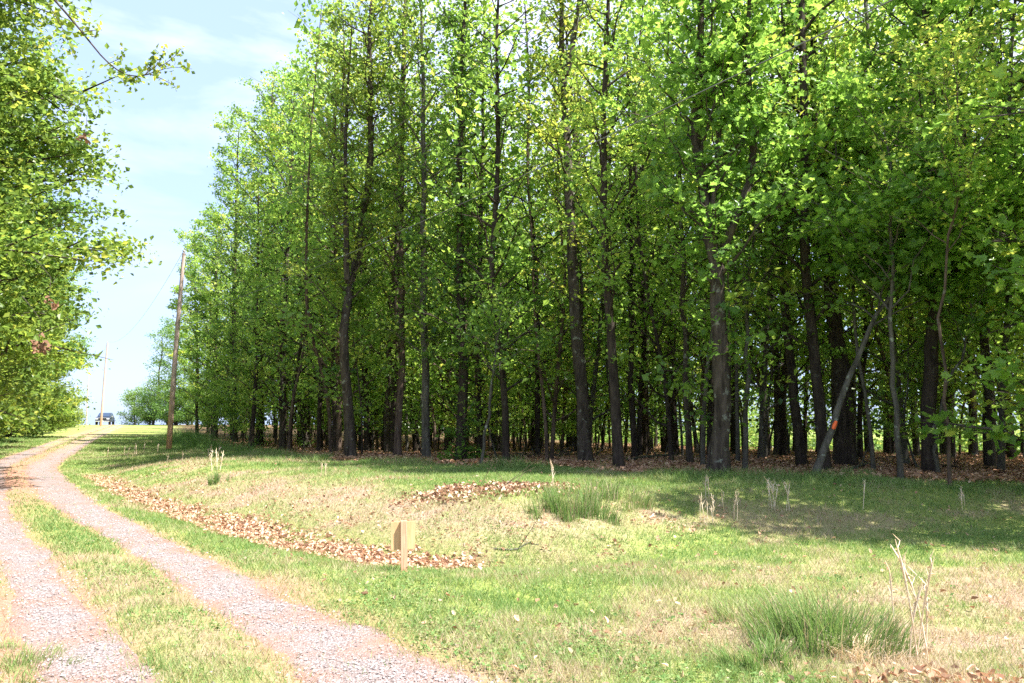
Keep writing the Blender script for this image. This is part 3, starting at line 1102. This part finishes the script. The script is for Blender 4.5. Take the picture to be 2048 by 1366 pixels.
marks = [(0, 'the far left end of the wood'), (500, 'the first thick trunk'), (660, 'the forked dark trunk left of centre'),
         (880, 'the ivy-wrapped trunk in the middle'), (1100, 'the scaly trunk right of centre'),
         (1330, 'the stout lichened forked tree'), (1560, 'the leaning grey tree'), (1800, 'the broad right trunk')]
taken = [tuple(q) for q in FIXED]
g = np.random.default_rng(99)
kinds = ['slim black-trunked tree', 'thicker dark tree', 'thin dark tree', 'brown-barked thin tree', 'stout dark tree', 'grey-barked slim tree']
n_in, tries = 0, 0
while n_in < 205 and tries < 30000:
    tries += 1
    x, y = g.uniform(-34, 34), g.uniform(14, 92)
    if abs(x) > y * .66 + 3.5:
        continue
    fd = float(sdist(np.array([x]), np.array([y]), EDGE)[0])
    if fd < .9 or fd > 27 or g.random() < (fd / 48.):
        continue
    if x / y * 1661 + 1024 < 1050 and fd > 24:
        continue
    if min((x - a) ** 2 + (y - b) ** 2 for a, b in taken) < (1.3 + .018 * y) ** 2:
        continue
    taken.append((x, y))
    k = int(g.integers(0, 6))
    ppx = 1024 + x / y * 1661
    mk = [m_[1] for m_ in marks if m_[0] <= ppx][-1]
    depth = 'just behind' if fd < 6 else ('a little way in behind' if fd < 14 else 'deep in the wood behind')
    s = g.uniform(.85, 1.12)
    put_tree('forest_tree', '%s %s %s' % (kinds[k], depth, mk), 'tree', (x, y, h1(x, y)), *inner[k], group='trees inside the wood',
             rz=g.uniform(0, 6.28), sc=(s, s, s * (.92 if y > 55 else g.uniform(.95, 1.08))))
    n_in += 1
n_s, tries = 0, 0
while n_s < 210 and tries < 20000:
    tries += 1
    x, y = g.uniform(-30, 24), g.uniform(15, 70)
    if abs(x) > y * .64 + 1:
        continue
    fd = float(sdist(np.array([x]), np.array([y]), EDGE)[0])
    if fd < .4 or fd > 26 or min((x - a) ** 2 + (y - b) ** 2 for a, b in taken) < 1.0:
        continue
    taken.append((x, y))
    k = int(g.integers(0, 4))
    ppx = 1024 + x / y * 1661
    mk = [m_[1] for m_ in marks if m_[0] <= ppx][-1]
    s = g.uniform(.8, 1.25)
    put_tree('sapling', 'thin leafy sapling %s %s' % ('just behind' if fd < 7 else 'deep in the wood behind', mk), 'sapling',
             (x, y, h1(x, y)), *sap[k], group='saplings under the tall trees', rz=g.uniform(0, 6.28), sc=(s, s, s))
    n_s += 1

# near trees beyond the right edge of the frame, whose limbs reach into the picture and shade the lawn
for i, (x, y, Ht, r0, L0, sd, lab) in enumerate([
        (12.6, 14.8, 14, .22, 4.4, 41, 'spreading maple with big bright leaves reaching in from the right edge of the picture'),
        (15.5, 19.5, 17, .24, 4.2, 42, 'tall maple at the right edge, its limbs rising to the upper right corner'),
        (11.6, 11.4, 13.5, .2, 3.3, 43, 'maple standing right of the picture whose shade falls on the lawn')]):
    w_, l_ = proto(sd, Ht, r0, .22, 84, lambda t, L0=L0: L0 * (1 - .55 * t), 'bark', 'leaf_maple', 5.2, .165, (5, 45), .7, .24, 3.6, .62, LOBED, .05, 5)
    put_tree('maple_tree', lab, 'tree', (x, y, h1(x, y)), w_, l_)

# left side of the lane
left = [proto(60 + i, (17, 14.5, 15.5, 12.5)[i], (.26, .2, .2, .17)[i], (.32, .25, .23, .22)[i], (130, 115, 110, 100)[i],
              lambda t, L0=(5.4, 4.8, 4.8, 4.4)[i]: L0 * (1 - .5 * t), 'bark', ('leaf_yellow', 'leaf_yellow', 'leaf', 'leaf_yellow')[i],
              14, .165 if i else .145, (-2, 40), .7, .28, 4.6, .33, SIMPLE, .05, 6) for i in range(4)]
spots = [(-15.6, 20.4, 0, 1.08, 'big oak nearest on the left, its yellow-green crown hanging over the lane'),
         (-20.2, 26.5, 1, 1.02, 'oak behind the nearest one on the left of the lane'),
         (-16.0, 13.0, 2, 1.1, 'tree at the left picture edge beside the nearest bend'),
         (-24.6, 34, 2, 1.15, 'leafy tree in the middle of the left row'),
         (-29.6, 43, 3, 1.2, 'tree with low branches over the shaded verge left of the lane'),
         (-33.6, 51, 1, 1.05, 'dark-trunked tree near the left picture edge above the leafy verge'),
         (-37.2, 61.5, 3, 1.15, 'tree with pale bent trunk lit from the right, left of the lane'),
         (-42.6, 73, 2, .95, 'short thick black trunk, last big tree of the left row'),
         (-25, 22, 2, 1.2, 'tree in the second row behind the nearest oak on the left'),
         (-32, 36, 0, 1.0, 'tree in the second row behind the leafy middle tree on the left'),
         (-40, 50, 1, 1.1, 'tree in the second row beyond the dark-trunked left tree'),
         (-45, 64, 0, .9, 'tree behind the pale bent trunk on the left'),
         (-51, 80, 3, .9, 'tree behind the last black trunk of the left row')]
for x, y, k, s, lab in spots:
    put_tree('oak_tree', lab, 'tree', (x, y, h1(x, y)), *left[k], rz=(x * 1.7) % 6.28, sc=(s, s, s))
# undergrowth shrubs on the left
shrub = [proto(80 + i, (2.6, 3.2)[i], .04, .04, 46, lambda t: 1.7 - .9 * t, 'bark_brown', ('leaf_yellow', 'leaf')[i], 12, .11, (5, 65), .3, .2, 6, .45)
         for i in range(2)]
for x, y, k, s, lab in [(-37.0, 56, 1, .9, 'low green shrub under the dark tree on the left verge'),
                        (-40.8, 66, 0, 1.0, 'shrub between the pale bent trunk and the black trunk on the left'),
                        (-33.0, 44, 1, .9, 'shrub at the left picture edge above the shaded verge'),
                        (-46.2, 83, 0, 1.3, 'yellow-green bush at the foot of the left tree row'),
                        (-48.9, 90, 1, 1.15, 'rounded bush next to the far pole, right end of the left hedge'),
                        (-51.5, 96, 0, 1.2, 'bush behind the rounded one near the parked car'),
                        (-41.5, 70, 1, 1.2, 'dark shrub beside the last black trunk on the left'),
                        (-38.8, 59, 0, .8, 'small bright shrub beside the pale bent trunk')]:
    put_tree('shrub', lab, 'bush', (x, y, h1(x, y)), *shrub[k], rz=x, sc=(s, s, s))

# far trees at the top of the rise
far = [proto(90, 13, .17, .14, 44, lambda t: 3.0 - 1.3 * t, 'bark', 'leaf_far', 9, .20, (20, 60), .8, .35, 2.4, .5),
       proto(91, 12.5, .2, .1, 60, lambda t: 3.6 - 1.6 * t, 'bark', 'leaf_far', 9, .20, (10, 55), .6, .35, 3., .35),
       proto(92, 5.2, .12, .08, 40, lambda t: 3.1 - 1.7 * t, 'bark', 'leaf_far', 12, .20, (5, 60), .4, .35, 3.6, .4)]
for px_, Y_, k, s, lab in [(306, 118, 0, 1.02, 'thin sparse-leaved pale tree on the rise left of the leaning pole'),
                           (352, 112, 1, 1.12, 'dense bright green tree behind the leaning pole'),
                           (384, 122, 0, 1.05, 'sparse tree between the leaning pole and the wood'),
                           (270, 125, 2, .95, 'low rounded tree at the top of the lane, right of the gap of sky'),
                           (300, 120, 2, .85, 'low green tree at the foot of the sparse pale one'),
                           (335, 116, 2, .9, 'low bushy tree just left of the foot of the leaning pole'),
                           (375, 110, 2, .9, 'low bushy tree at the lawn edge right of the leaning pole'),
                           (410, 100, 2, .9, 'low tree beyond the lawn behind the far left end of the wood')]:
    X_ = (px_ - 1024) * Y_ / 1661
    put_tree('far_tree', lab, 'tree', (X_, Y_, h1(X_, Y_)), *far[k], rz=px_, sc=(s, s, s))

# hedge line beyond the wood
hedge_g = np.random.default_rng(5)
c = []
hx, hy = hedge_g.uniform(-40, 60, 9000), hedge_g.uniform(30, 110, 9000)
hf = sdist(hx, hy, EDGE)
ok = (hf > 27.5) & (hf < 36) & (np.abs(hx) < hy * .7 + 4)
for x, y in list(zip(hx[ok], hy[ok]))[:420]:
    hh = hedge_g.uniform(1., 5) if x > -4 else hedge_g.uniform(.8, 3.0)
    if hedge_g.random() < (.25 if x > 0 else .6):
        continue
    c.append(np.stack([x + hedge_g.normal(size=170) * .9, y + hedge_g.normal(size=170) * .9, h1(x, y) + hh * hedge_g.random(170)], 1))
c = np.concatenate(c)
me = leaves(c, .13 + .14 * hedge_g.random(len(c)), .5 + .2 * hedge_g.normal(size=len(c)), 'far_thicket', M['leaf_far'])
tag(link('far_thicket', me), 'bright green thicket glimpsed beyond the wood between the trunks', 'thicket', kind='stuff')

# long bare branch with a sprig of leaves, hanging over the sky at the upper left
g = np.random.default_rng(321)
Yb = 13.0
T, C = Tubes(), []
base_l = bpy.data.objects.get('oak_tree')
bp = smooth_path([at(a_, b_, Yb) for a_, b_ in [(-160, -120), (40, -70), (110, 0), (165, 65), (215, 128), (262, 156), (300, 148)]], 26)
T.add(bp, np.linspace(.035, .008, len(bp)), 6, .2, 3)
tips = [[(262, 156), (285, 152)], [(285, 152), (320, 128), (330, 92)], [(290, 150), (345, 132), (384, 138)], [(300, 148), (330, 160), (352, 174)],
        [(290, 150), (302, 132), (308, 100)], [(318, 134), (345, 118), (362, 98)], [(165, 65), (185, 60), (200, 62)], [(262, 156), (245, 162)],
        [(60, -40), (120, 40), (150, 120)], [(215, 128), (240, 118), (250, 100)]]
for tp in tips:
    q = smooth_path([at(a_, b_, Yb + g.normal() * .1) for a_, b_ in tp] if len(tp) > 2 else [at(*tp[0], Yb), at((tp[0][0] + tp[1][0]) / 2, (tp[0][1] + tp[1][1]) / 2, Yb), at(*tp[1], Yb)], 6)
    T.add(q, np.linspace(.009, .003, 6), 4)
    for u in np.linspace(.25, 1, 11):
        C.append(np.array([np.interp(u, np.linspace(0, 1, 6), q[:, k]) for k in range(3)]) + g.normal(size=3) * .03)
C = np.array(C)
c = np.repeat(C, 2, 0) + g.normal(size=(len(C) * 2, 3)) * .035
br = empty('overhanging_branch', tuple(at(-160, -120, Yb)), 'long thin bent branch ending in a leafy sprig against the sky, upper left', 'branch')
o1 = link('stem', T.mesh('stem', M['bark']), br)
o2 = link('leaf_sprig', leaves(c, .07 + .05 * g.random(len(c)), .7 + .25 * g.normal(size=len(c)), 'leaf_sprig', M['leaf_yellow'], SIMPLE, .3, 1, g), br)
for o_ in (o1, o2):
    o_.location = -br.location
# brown dead leaf bunches hanging in the left tree
for (px_, py_, k, lab) in [(78, 690, 40, 'largest bunch of hanging brown dead leaves, low at the left'),
                           (98, 603, 14, 'brown dead leaf bunch hanging above the largest one at the left'),
                           (171, 276, 9, 'small brown dead leaf hanging in the middle of the left crown')]:
    p0 = at(px_, py_, 11.)
    c = p0 + g.normal(size=(k, 3)) * np.array((.06, .05, .06)) * (.5 + k / 80)
    e_ = empty('dead_leaf_bunch', tuple(p0), lab, 'dead leaves', 'brown leaf bunches hanging at the left')
    me = leaves(c - p0, .055 + .05 * g.random(k), -.1 + .3 * g.random(k), 'withered_leaves', M['dead_leaf'], CURLED, .1, 1, g)
    link('withered_leaves', me, e_)
    T = Tubes()
    T.add([np.array((0, 0, 0.02)), np.array((-.05, .1, .35)), np.array((-.35, .3, .6)), np.array((-.8, .9, .8))], [.003, .004, .006, .008], 4)
    link('twig', T.mesh('twig', M['bark']), e_)


# ------------------------------------------------------------------ boxes and lathes
def boxes(name, bl, mat, parent=None, bevel=0.):
    v, f = [], []
    for (cx_, cy_, cz_, sx_, sy_, sz_) in bl:
        b0 = len(v)
        for i in (-1, 1):
            for j in (-1, 1):
                for k in (-1, 1):
                    v.append((cx_ + i * sx_ / 2, cy_ + j * sy_ / 2, cz_ + k * sz_ / 2))
        for q in ((0, 1, 3, 2), (4, 6, 7, 5), (0, 4, 5, 1), (2, 3, 7, 6), (0, 2, 6, 4), (1, 5, 7, 3)):
            f.append([b0 + t for t in q])
    me_ = tri_mesh(name, v, f, mat)
    o_ = link(name, me_, parent)
    if bevel:
        b_ = o_.modifiers.new('b', 'BEVEL')
        b_.width = bevel
        b_.segments = 2
    return o_


# small wooden sign seen from behind
sp = ground(808, 1145)
sg = empty('wooden_sign', tuple(sp), 'small unpainted wooden sign on a short post by the leaf-filled ditch, seen from behind', 'sign', rz=radians(14))
u = sp[1] / F * 1.005
boxes('post', [(0, -.01, (1145 - 1046) * u / 2 - .08, .070, .045, (1145 - 1046) * u + .16)], M['post_wood'], sg, .003)
boxes('board', [(-.005, .026, (1145 - 1048) * u - 27 * u, 47 * u, .018, 54 * u)], M['board_wood'], sg, .002)
sg.rotation_euler = (0, radians(-1.2), radians(14))


# utility poles
def utility_pole(label, foot, top, r0, r1, Y):
    a = at(*foot, Y)
    zf = min(a[2], h1(a[0], Y))
    b = at(*top, Y)
    a[2] = zf
    e_ = empty('utility_pole', tuple(a), label, 'utility pole')
    d = b - a
    T_ = Tubes()
    k = np.linspace(-.03, 1, 16)
    pts = np.outer(k, d) + np.outer(np.sin(np.clip(k, 0, 1) * pi), (-.04, 0, 0))
    T_.add(pts, np.linspace(r0, r1, 16), 14, .03, 4)
    T_.add([d * 1.0, d * 1.002, d * 1.003], [r1, r1 * .7, .002], 14)
    link('shaft', T_.mesh('shaft', M['pole']), e_)
    T_ = Tubes()
    T_.add([d + (0, 0, -.1), d + (0, 0, .08)], [.02, .02], 8)
    T_.add([d + (0, 0, .06), d + (0, 0, .12), d + (0, 0, .16), d + (0, 0, .2)], [.05, .075, .05, .03], 10)
    link('insulator', T_.mesh('insulator', M['porcelain']), e_)
    T_ = Tubes()
    for hh in (.79, .67):
        q = d * hh
        T_.add([q + (-.16, -.02, 0), q + (-.28, -.05, .02), q + (-.30, -.05, .12)], [.02, .025, .04], 6)
    link('bracket', T_.mesh('bracket', M['metal']), e_)
    return a, d


p1, d1 = utility_pole('leaning brown wooden pole on the lawn left of the wood, nearest of the poles', (338, 891), (368, 507), .145, .09, 43.)
p2, d2 = utility_pole('pale far pole in front of the dark car at the top of the lane', (202, 846), (215, 686), .15, .10, 104.)
p3, d3 = utility_pole('farthest and faintest pole, standing beyond the left bushes', (173, 850), (177, 752), .13, .10, 165.)


def wire(label, a, b, sag, r=.012, hang=None):
    k = np.linspace(0, 1, 44)
    pts = a + np.outer(k, b - a)
    pts[:, 2] -= sag * 4 * k * (1 - k)
    T_ = Tubes()
    T_.add(pts, np.full(44, r), 6)
    tag(link('overhead_wire', T_.mesh('overhead_wire', M['wire'])), label, 'wire')


wire('thin upper power wire running from the top of the leaning pole up across the wood', p1 + d1 * 1.0 + (0, 0, .2), np.array((19.5, -12, 10.6)), 1.1, .007)
wire('thicker lower cable running from the leaning pole across the wood to the upper right', p1 + d1 * .67, np.array((18.2, -9.6, 8.3)), .95, .009)
wire('faint upper wire between the leaning pole and the far pale pole', p1 + d1 + (0, 0, .2), p2 + d2 + (0, 0, .2), 1.6, .007)
wire('faint wire between the far pale pole and the farthest one', p2 + d2 + (0, 0, .2), p3 + d3 + (0, 0, .2), 1.2, .007)
gy_ = p1 + d1 * .67
wire('short guy wire slanting off the leaning pole toward the trees', gy_, np.array((-21.0, 60.0, 7.9)), .1, .009)


# ------------------------------------------------------------------ car at the top of the lane
def prism(name, prof, y0, y1, mat, parent, taper=0., bev=.03):
    """side profile (y forward, z) extruded across x, with tumblehome"""
    k = len(prof)
    zs = [p_[1] for p_ in prof]
    zmx, zmn = max(zs), min(zs)
    v = []
    for s in (-1, 1):
        for (yy, zz) in prof:
            t = (zz - zmn) / (zmx - zmn)
            w_ = y1 - taper * t
            v.append((s * w_, yy, zz))
    me_ = bpy.data.meshes.new(name)
    fs = [list(range(k)), list(range(2 * k - 1, k - 1, -1))] + [[i, i + k, (i + 1) % k + k, (i + 1) % k] for i in range(k)]
    me_.from_pydata(v, [], fs)
    me_.materials.append(mat)
    me_.update()
    o_ = link(name, me_, parent)
    if bev:
        b_ = o_.modifiers.new('b', 'BEVEL')
        b_.width = bev
        b_.segments = 2
    return o_


cX, cY = (210 - 1024) * 119. / 1661, 119.
car = empty('parked_car', (cX, cY, h1(cX, cY) + .02), 'dark blue car with white bumper facing the camera at the crest of the lane', 'car', rz=radians(17))
body = prism('body', [(-2.25, .42), (-2.32, .72), (-2.25, 1.02), (-1.2, 1.14), (1.9, 1.14), (2.25, 1.05), (2.3, .45)], 0, .94, M['paint_blue'], car, .05, .06)
cabin = prism('cabin', [(-1.2, 1.12), (-.45, 1.72), (1.4, 1.76), (2.05, 1.14)], 0, .86, M['paint_blue'], car, .17, .05)
ws = prism('windscreen', [(-1.19, 1.17), (-.52, 1.69), (-.48, 1.69), (-1.12, 1.17)], 0, .76, M['glass'], car, .12, 0)
ws.location = (0, -.035, .012)
for s in (-1, 1):
    me_ = bpy.data.meshes.new('side_window')
    xo = .86
    me_.from_pydata([(s * (xo - .02 + .015), -.95, 1.2), (s * (xo - .005), 1.75, 1.2), (s * (xo - .135), 1.3, 1.66), (s * (xo - .125), -.38, 1.64)], [], [(0, 1, 2, 3)])
    me_.materials.append(M['glass'])
    so = link('side_window', me_, car)
    sm = so.modifiers.new('s', 'SOLIDIFY')
    sm.thickness = .02
    boxes('side_mirror', [(s * 1.05, -.85, 1.2, .22, .12, .16)], M['chrome'], car, .02)
    boxes('headlight', [(s * .72, -2.3, .86, .34, .08, .17)], M['lamp'], car, .02)
    for yy in (-1.45, 1.5):
        w_ = bpy.data.objects.new('wheel', None)
        COL.objects.link(w_)
        w_.parent = car
        w_.location = (s * .84, yy, .36)
        T_ = Tubes()
        T_.add([(-.11, 0, 0), (-.12, 0, 0), (.12, 0, 0), (.11, 0, 0)], [.24, .36, .36, .24], 20)
        link('tyre', T_.mesh('tyre', M['rubber'], False), w_)
        T_ = Tubes()
        T_.add([(-.08, 0, 0), (.08, 0, 0)], [.23, .23], 16)
        T_.add([(s * .07, 0, 0), (s * .075, 0, 0)], [.23, .01], 10)
        link('rim', T_.mesh('rim', M['chrome'], False), w_)
boxes('grille', [(0, -2.31, .84, .95, .06, .2)], M['black_plastic'], car, .01)
boxes('bumper', [(0, -2.36, .5, 1.8, .16, .13)], M['chrome'], car, .04)
boxes('hood_trim', [(0, -2.28, 1.0, 1.1, .06, .05)], M['chrome'], car, .01)
boxes('licence_plate', [(0, -2.455, .54, .32, .01, .15)], M['siding'], car)

# house glimpsed beyond the wood
hs = empty('white_house', (-7.5, 92, h1(-7.5, 92) + .02), 'white house glimpsed between the trunks beyond the wood, left of centre', 'house', rz=.12)
boxes('wall', [(0, 0, 1.4, 11, 7, 2.8)], M['siding'], hs)
prism_o = prism('roof', [(-4.0, 2.75), (0, 4.6), (4.0, 2.75), (4.0, 2.6), (-4.0, 2.6)], 0, 5.9, M['roofing'], hs, 0, 0)
for xx in (-3.8, -1.6, 2.4, 4.2):
    f_ = boxes('window', [(xx, -3.52, 1.6, .95, .06, 1.15)], M['siding'], hs)
    boxes('pane', [(xx, -3.56, 1.6, .8, .03, 1.0)], M['glass'], f_)
boxes('door', [(.5, -3.52, 1.05, .95, .06, 2.05)], M['roofing'], hs)


# ------------------------------------------------------------------ clumps and stalks of grass
def clump(name, label, cat, cx_, cy_, n_, rad, hgt, tint, mat, lean=.35, group=None, wid=.006, extra=None):
    g_ = np.random.default_rng(int(abs(cx_ * 977 + cy_ * 131)) + n_)
    tc_ = np.clip(g_.normal(size=(max(3, n_ // 45), 2)), -1.7, 1.7)[g_.integers(0, max(3, n_ // 45), n_)]
    x = cx_ + (tc_[:, 0] + g_.normal(size=n_) * .16) * rad
    y = cy_ + (tc_[:, 1] + g_.normal(size=n_) * .16) * rad * .8
    dx_, dy_ = (x - cx_) / rad, (y - cy_) / rad
    tint = tint + .12
    h_ = hgt * (.25 + .95 * g_.random(n_) ** 1.5) * np.exp(-.12 * (dx_ ** 2 + dy_ ** 2))
    z = H(x, y)
    segs = 5
    la = np.arctan2(dy_ + g_.normal(size=n_) * .8, dx_ + g_.normal(size=n_) * .8)
    ln = lean * (.3 + g_.random(n_)) * h_
    az = g_.random(n_) * pi
    V_, k = [], np.linspace(0, 1, segs)
    for q in k:
        c_ = np.stack([x + np.cos(la) * ln * q ** 1.8, y + np.sin(la) * ln * q ** 1.8, z - .01 + h_ * (q - .22 * lean * q ** 3)], 1)
        d_ = np.stack([np.cos(az), np.sin(az), az * 0], 1) * (wid / 2 * (1 - q ** 1.5) + .0006)
        V_ += [c_ - d_, c_ + d_]
    v = np.stack(V_, 1).reshape(-1, 3)
    o_ = np.arange(n_)[:, None, None] * (2 * segs)
    qd = np.array([(2 * i, 2 * i + 1, 2 * i + 3, 2 * i + 2) for i in range(segs - 1)])
    f = (o_ + qd[None]).reshape(-1, 4)
    ti = np.clip(tint + g_.normal(size=n_) * .12 + .6 * (g_.random(n_) < .14), 0, 1)
    loc = np.array((cx_, cy_, h1(cx_, cy_)))
    o = link(name, tri_mesh(name, v - loc, f, M[mat], np.repeat(ti, segs - 1)))
    o.location = loc
    tag(o, label, cat, group)
    return o


def stalks(label, px, n_, h_px, spread=.12, group='dry grass stalks', seed=0, r=.0035):
    """dry seed stalks; every stalk a thin tube with a feathery head"""
    f = ground(*px)
    g_ = np.random.default_rng(seed + 40)
    T_ = Tubes()
    hh = h_px * f[1] / F
    for i in range(n_):
        b = np.array((g_.normal() * spread, g_.normal() * spread * .7, 0))
        b[2] = h1(f[0] + b[0], f[1] + b[1]) - f[2] - .01
        h_ = hh * g_.uniform(.55, 1.05)
        dr = np.array((np.clip(g_.normal(), -1.5, 1.5) * .10, g_.normal() * .08, 1.))
        k = np.linspace(0, 1, 7)
        pts = b + np.outer(k * h_, dr) + np.outer(k ** 3 * h_ * .1, (g_.normal(), g_.normal() * .5, -.2))
        r = max(r, f[1] * .00034)
        rr = np.full(7, r)
        rr[4:6] = r * 1.7
        rr[6] = r * .4
        T_.add(pts, rr, 5, .1, i)
        for j in range(5):
            u_ = g_.uniform(.5, .95)
            p_ = np.array([np.interp(u_, k, pts[:, q_]) for q_ in range(3)])
            T_.add([p_, p_ + (g_.normal() * .02, g_.normal() * .02, .05), p_ + (g_.normal() * .03, g_.normal() * .03, .10)], [r * .6, r * .9, r * .2], 3)
    me_ = T_.mesh('dry_stalks', M['straw'], True)
    a_ = me_.attributes.new('tint', 'FLOAT', 'FACE')
    a_.data.foreach_set('value', g_.random(len(me_.polygons)).astype(np.float32))
    o = link('dry_stalks', me_)
    o.location = f
    tag(o, label, 'grass stalks', group)


b1 = ground(1660, 1290)
clump('grass_clump', 'big tussock of green grass blades in the lower right foreground', 'grass clump', b1[0] - .05, b1[1], 2600, .27, .42, .10, 'grass', .5, None, .006)
clump('grass_clump', 'matted straw-coloured root mass of the foreground tussock, lower right', 'grass clump', b1[0] + .12, b1[1] - .28, 1700, .17, .17, .25, 'straw', .9, None, .004)
b2 = ground(1500, 1240)
clump('grass_clump', 'lower green tuft left of the big foreground tussock', 'grass clump', b2[0], b2[1], 1200, .25, .22, .2, 'grass', .6, None, .005)
b3 = ground(1530, 1330)
clump('grass_clump', 'leafy tuft at the bottom edge below the big foreground tussock', 'grass clump', b3[0], b3[1], 900, .15, .22, .12, 'grass', .7, None, .005)
b4 = ground(1130, 1022)
clump('grass_clump', 'tall bright green grass patch on the bank right of the leaf heap', 'grass clump', b4[0] + .1, b4[1], 1500, .35, .42, .25, 'grass', .35, None, .009)
b4 = ground(1215, 1010)
clump('grass_clump', 'right part of the tall grass patch on the bank, in half shade', 'grass clump', b4[0], b4[1] + .3, 1100, .38, .36, .25, 'grass', .35, None, .009)
b5 = ground(430, 968)
clump('grass_clump', 'small dark green tuft on the lawn right of the leaning pole', 'grass clump', b5[0], b5[1], 400, .13, .32, .1, 'grass', .4, None, .012)
b6 = ground(1020, 935)
clump('grass_clump', 'green tuft at the edge of the wood between the middle trunks', 'grass clump', b6[0], b6[1], 500, .3, .4, .15, 'grass', .5, None, .012)
b7 = ground(1640, 950)
clump('grass_clump', 'green tuft at the foot of the leaning grey tree', 'grass clump', b7[0] + .5, b7[1] - .3, 500, .35, .25, .15, 'grass', .5, None, .01)
b8 = ground(20, 1330)
clump('grass_clump', 'green grass tuft on the left verge at the bottom left corner', 'grass clump', b8[0] - .1, b8[1], 900, .3, .13, .2, 'grass', .6, None, .005)

stalks('tall pale seed stalks in the right foreground, rising from the tussock', (1838, 1330), 5, 262, .05, seed=1, r=.005)
stalks('single thin pale stalk slanting left of the tall foreground stalks', (1795, 1290), 1, 170, .03, seed=22, r=.004)
stalks('bunch of dry stalks on the sunny lawn, left of the shaded trio', (1418, 1050), 5, 60, .10, seed=2)
stalks('trio of dry stalks just right of the first bunch, below the stout forked tree', (1468, 1040), 4, 62, .09, seed=3)
stalks('tallest bunch of dry stalks under the wood edge, right of the trio', (1548, 1022), 7, 72, .14, seed=4)
stalks('lone dry stalk in the shade at the right of the lawn', (1727, 1020), 1, 66, .02, seed=5)
stalks('faint pair of dry stalks in the shade near the right picture edge', (1935, 1015), 3, 50, .1, seed=6)
stalks('dry stalks on the left lawn below the first thick trunk', (435, 940), 6, 40, .2, seed=7, r=.008)
stalks('pair of small dry stalks on the lawn in front of the forked dark trunk', (650, 952), 2, 28, .08, seed=8, r=.006)
stalks('thin tall dry stalk left of the tall green patch on the bank', (1105, 985), 2, 72, .08, seed=9, r=.004)
stalks('dry stalk standing in front of the stout lichened tree', (1415, 1000), 2, 64, .03, seed=12, r=.0045)
stalks('pale dry stalks in the long grass below the leaning pole', (262, 910), 7, 26, .7, seed=10, r=.010)
stalks('pale dry stalks in the long grass right of the foot of the leaning pole', (400, 915), 5, 24, .8, seed=11, r=.010)


# ------------------------------------------------------------------ fallen wood
def log(label, a, b, r, kids=3, seed=0, name='fallen_branch', mat='bark_brown', lift=.06):
    g_ = np.random.default_rng(seed + 70)
    A, B = ground(*a), ground(*b)
    k = np.linspace(0, 1, 9)
    pts = A + np.outer(k, B - A)
    pts[:, :2] += np.cumsum(g_.normal(size=(9, 2)) * .05, 0)
    pts[:, 2] = H(pts[:, 0], pts[:, 1]) + r * .7 + lift * np.sin(k * pi)
    T_ = Tubes()
    T_.add(pts - A, np.linspace(r, r * .4, 9), 8, .25, seed)
    for i in range(kids):
        j = g_.integers(2, 8)
        d_ = np.array((g_.normal() * .5, g_.normal() * .3, abs(g_.normal()) * .45 + .15))
        T_.add([pts[j] - A, pts[j] - A + d_ * .5 + g_.normal(size=3) * .04, pts[j] - A + d_], [r * .4, r * .28, r * .1], 5)
    o = link(name, T_.mesh(name, M[mat]))
    o.location = A
    tag(o, label, 'branch', 'fallen branches on the forest floor')


log('long pale fallen branch on the ground left of the stout forked tree', (1250, 925), (1392, 915), .06, 3, 1, mat='bark_grey')
log('pale fallen branch on the leaves right of the leaning grey tree', (1690, 948), (1750, 928), .05, 2, 2, mat='bark_grey')
log('thick fallen log in the shade near the right picture edge', (1935, 905), (2020, 912), .10, 2, 3, mat='bark')
log('low fallen bough at the right, among the thin trunks', (1760, 925), (1830, 912), .05, 3, 4)
log('fallen branch beside the foot of the broad right trunk', (1885, 935), (1925, 945), .04, 3, 5)
log('dark curved bough on the ground right of the ivy-wrapped trunk', (930, 925), (1005, 900), .04, 3, 6)
log('fallen stick on the bare bank right of the small wooden sign', (985, 1097), (1072, 1087), .012, 1, 7, mat='bark_grey', lift=.01)
log('thin dark sticks on the heap of leaves on the bank', (925, 985), (1060, 975), .014, 5, 8, lift=.03)
log('pale branch in front of the far trunks, left of centre', (715, 900), (775, 893), .05, 2, 9, mat='bark_grey')


def brush(label, px, n_, rad, hgt, seed, mat='bark_brown'):
    g_ = np.random.default_rng(seed)
    f = ground(*px)
    T_ = Tubes()
    for i in range(n_):
        p_ = np.array((g_.normal() * rad, g_.normal() * rad * .5, 0))
        a_ = g_.random() * 6.28
        L_ = hgt * g_.uniform(.6, 1.8)
        e_ = g_.uniform(0, .9)
        d_ = np.array((cos(a_) * cos(e_), sin(a_) * cos(e_), sin(e_))) * L_
        T_.add([p_, p_ + d_ * .5 + g_.normal(size=3) * .07, p_ + d_ + g_.normal(size=3) * .08], [.014, .010, .004], 4)
    o = link('brush_pile', T_.mesh('brush_pile', M[mat]))
    o.location = f
    tag(o, label, 'brush', 'brush piles in the wood')


brush('tangle of pale twigs between the ivy-wrapped trunk and the scaly trunk', (1105, 915), 80, 1.0, .6, 1, 'bark_grey')
brush('tangle of thin twigs behind the straight brown trunk left of centre', (880, 905), 60, 1.3, .7, 2)
brush('pile of bare twigs deep between the leaning tree and the stout forked tree', (1560, 905), 60, 1.2, .9, 3, 'bark_grey')
brush('heap of dead boughs deep at the right between the thin trunks', (1930, 890), 70, 1.6, 1.1, 4, 'bark_grey')
brush('twigs at the foot of the far trunks at the left end of the wood', (590, 897), 40, 1.2, .6, 5)
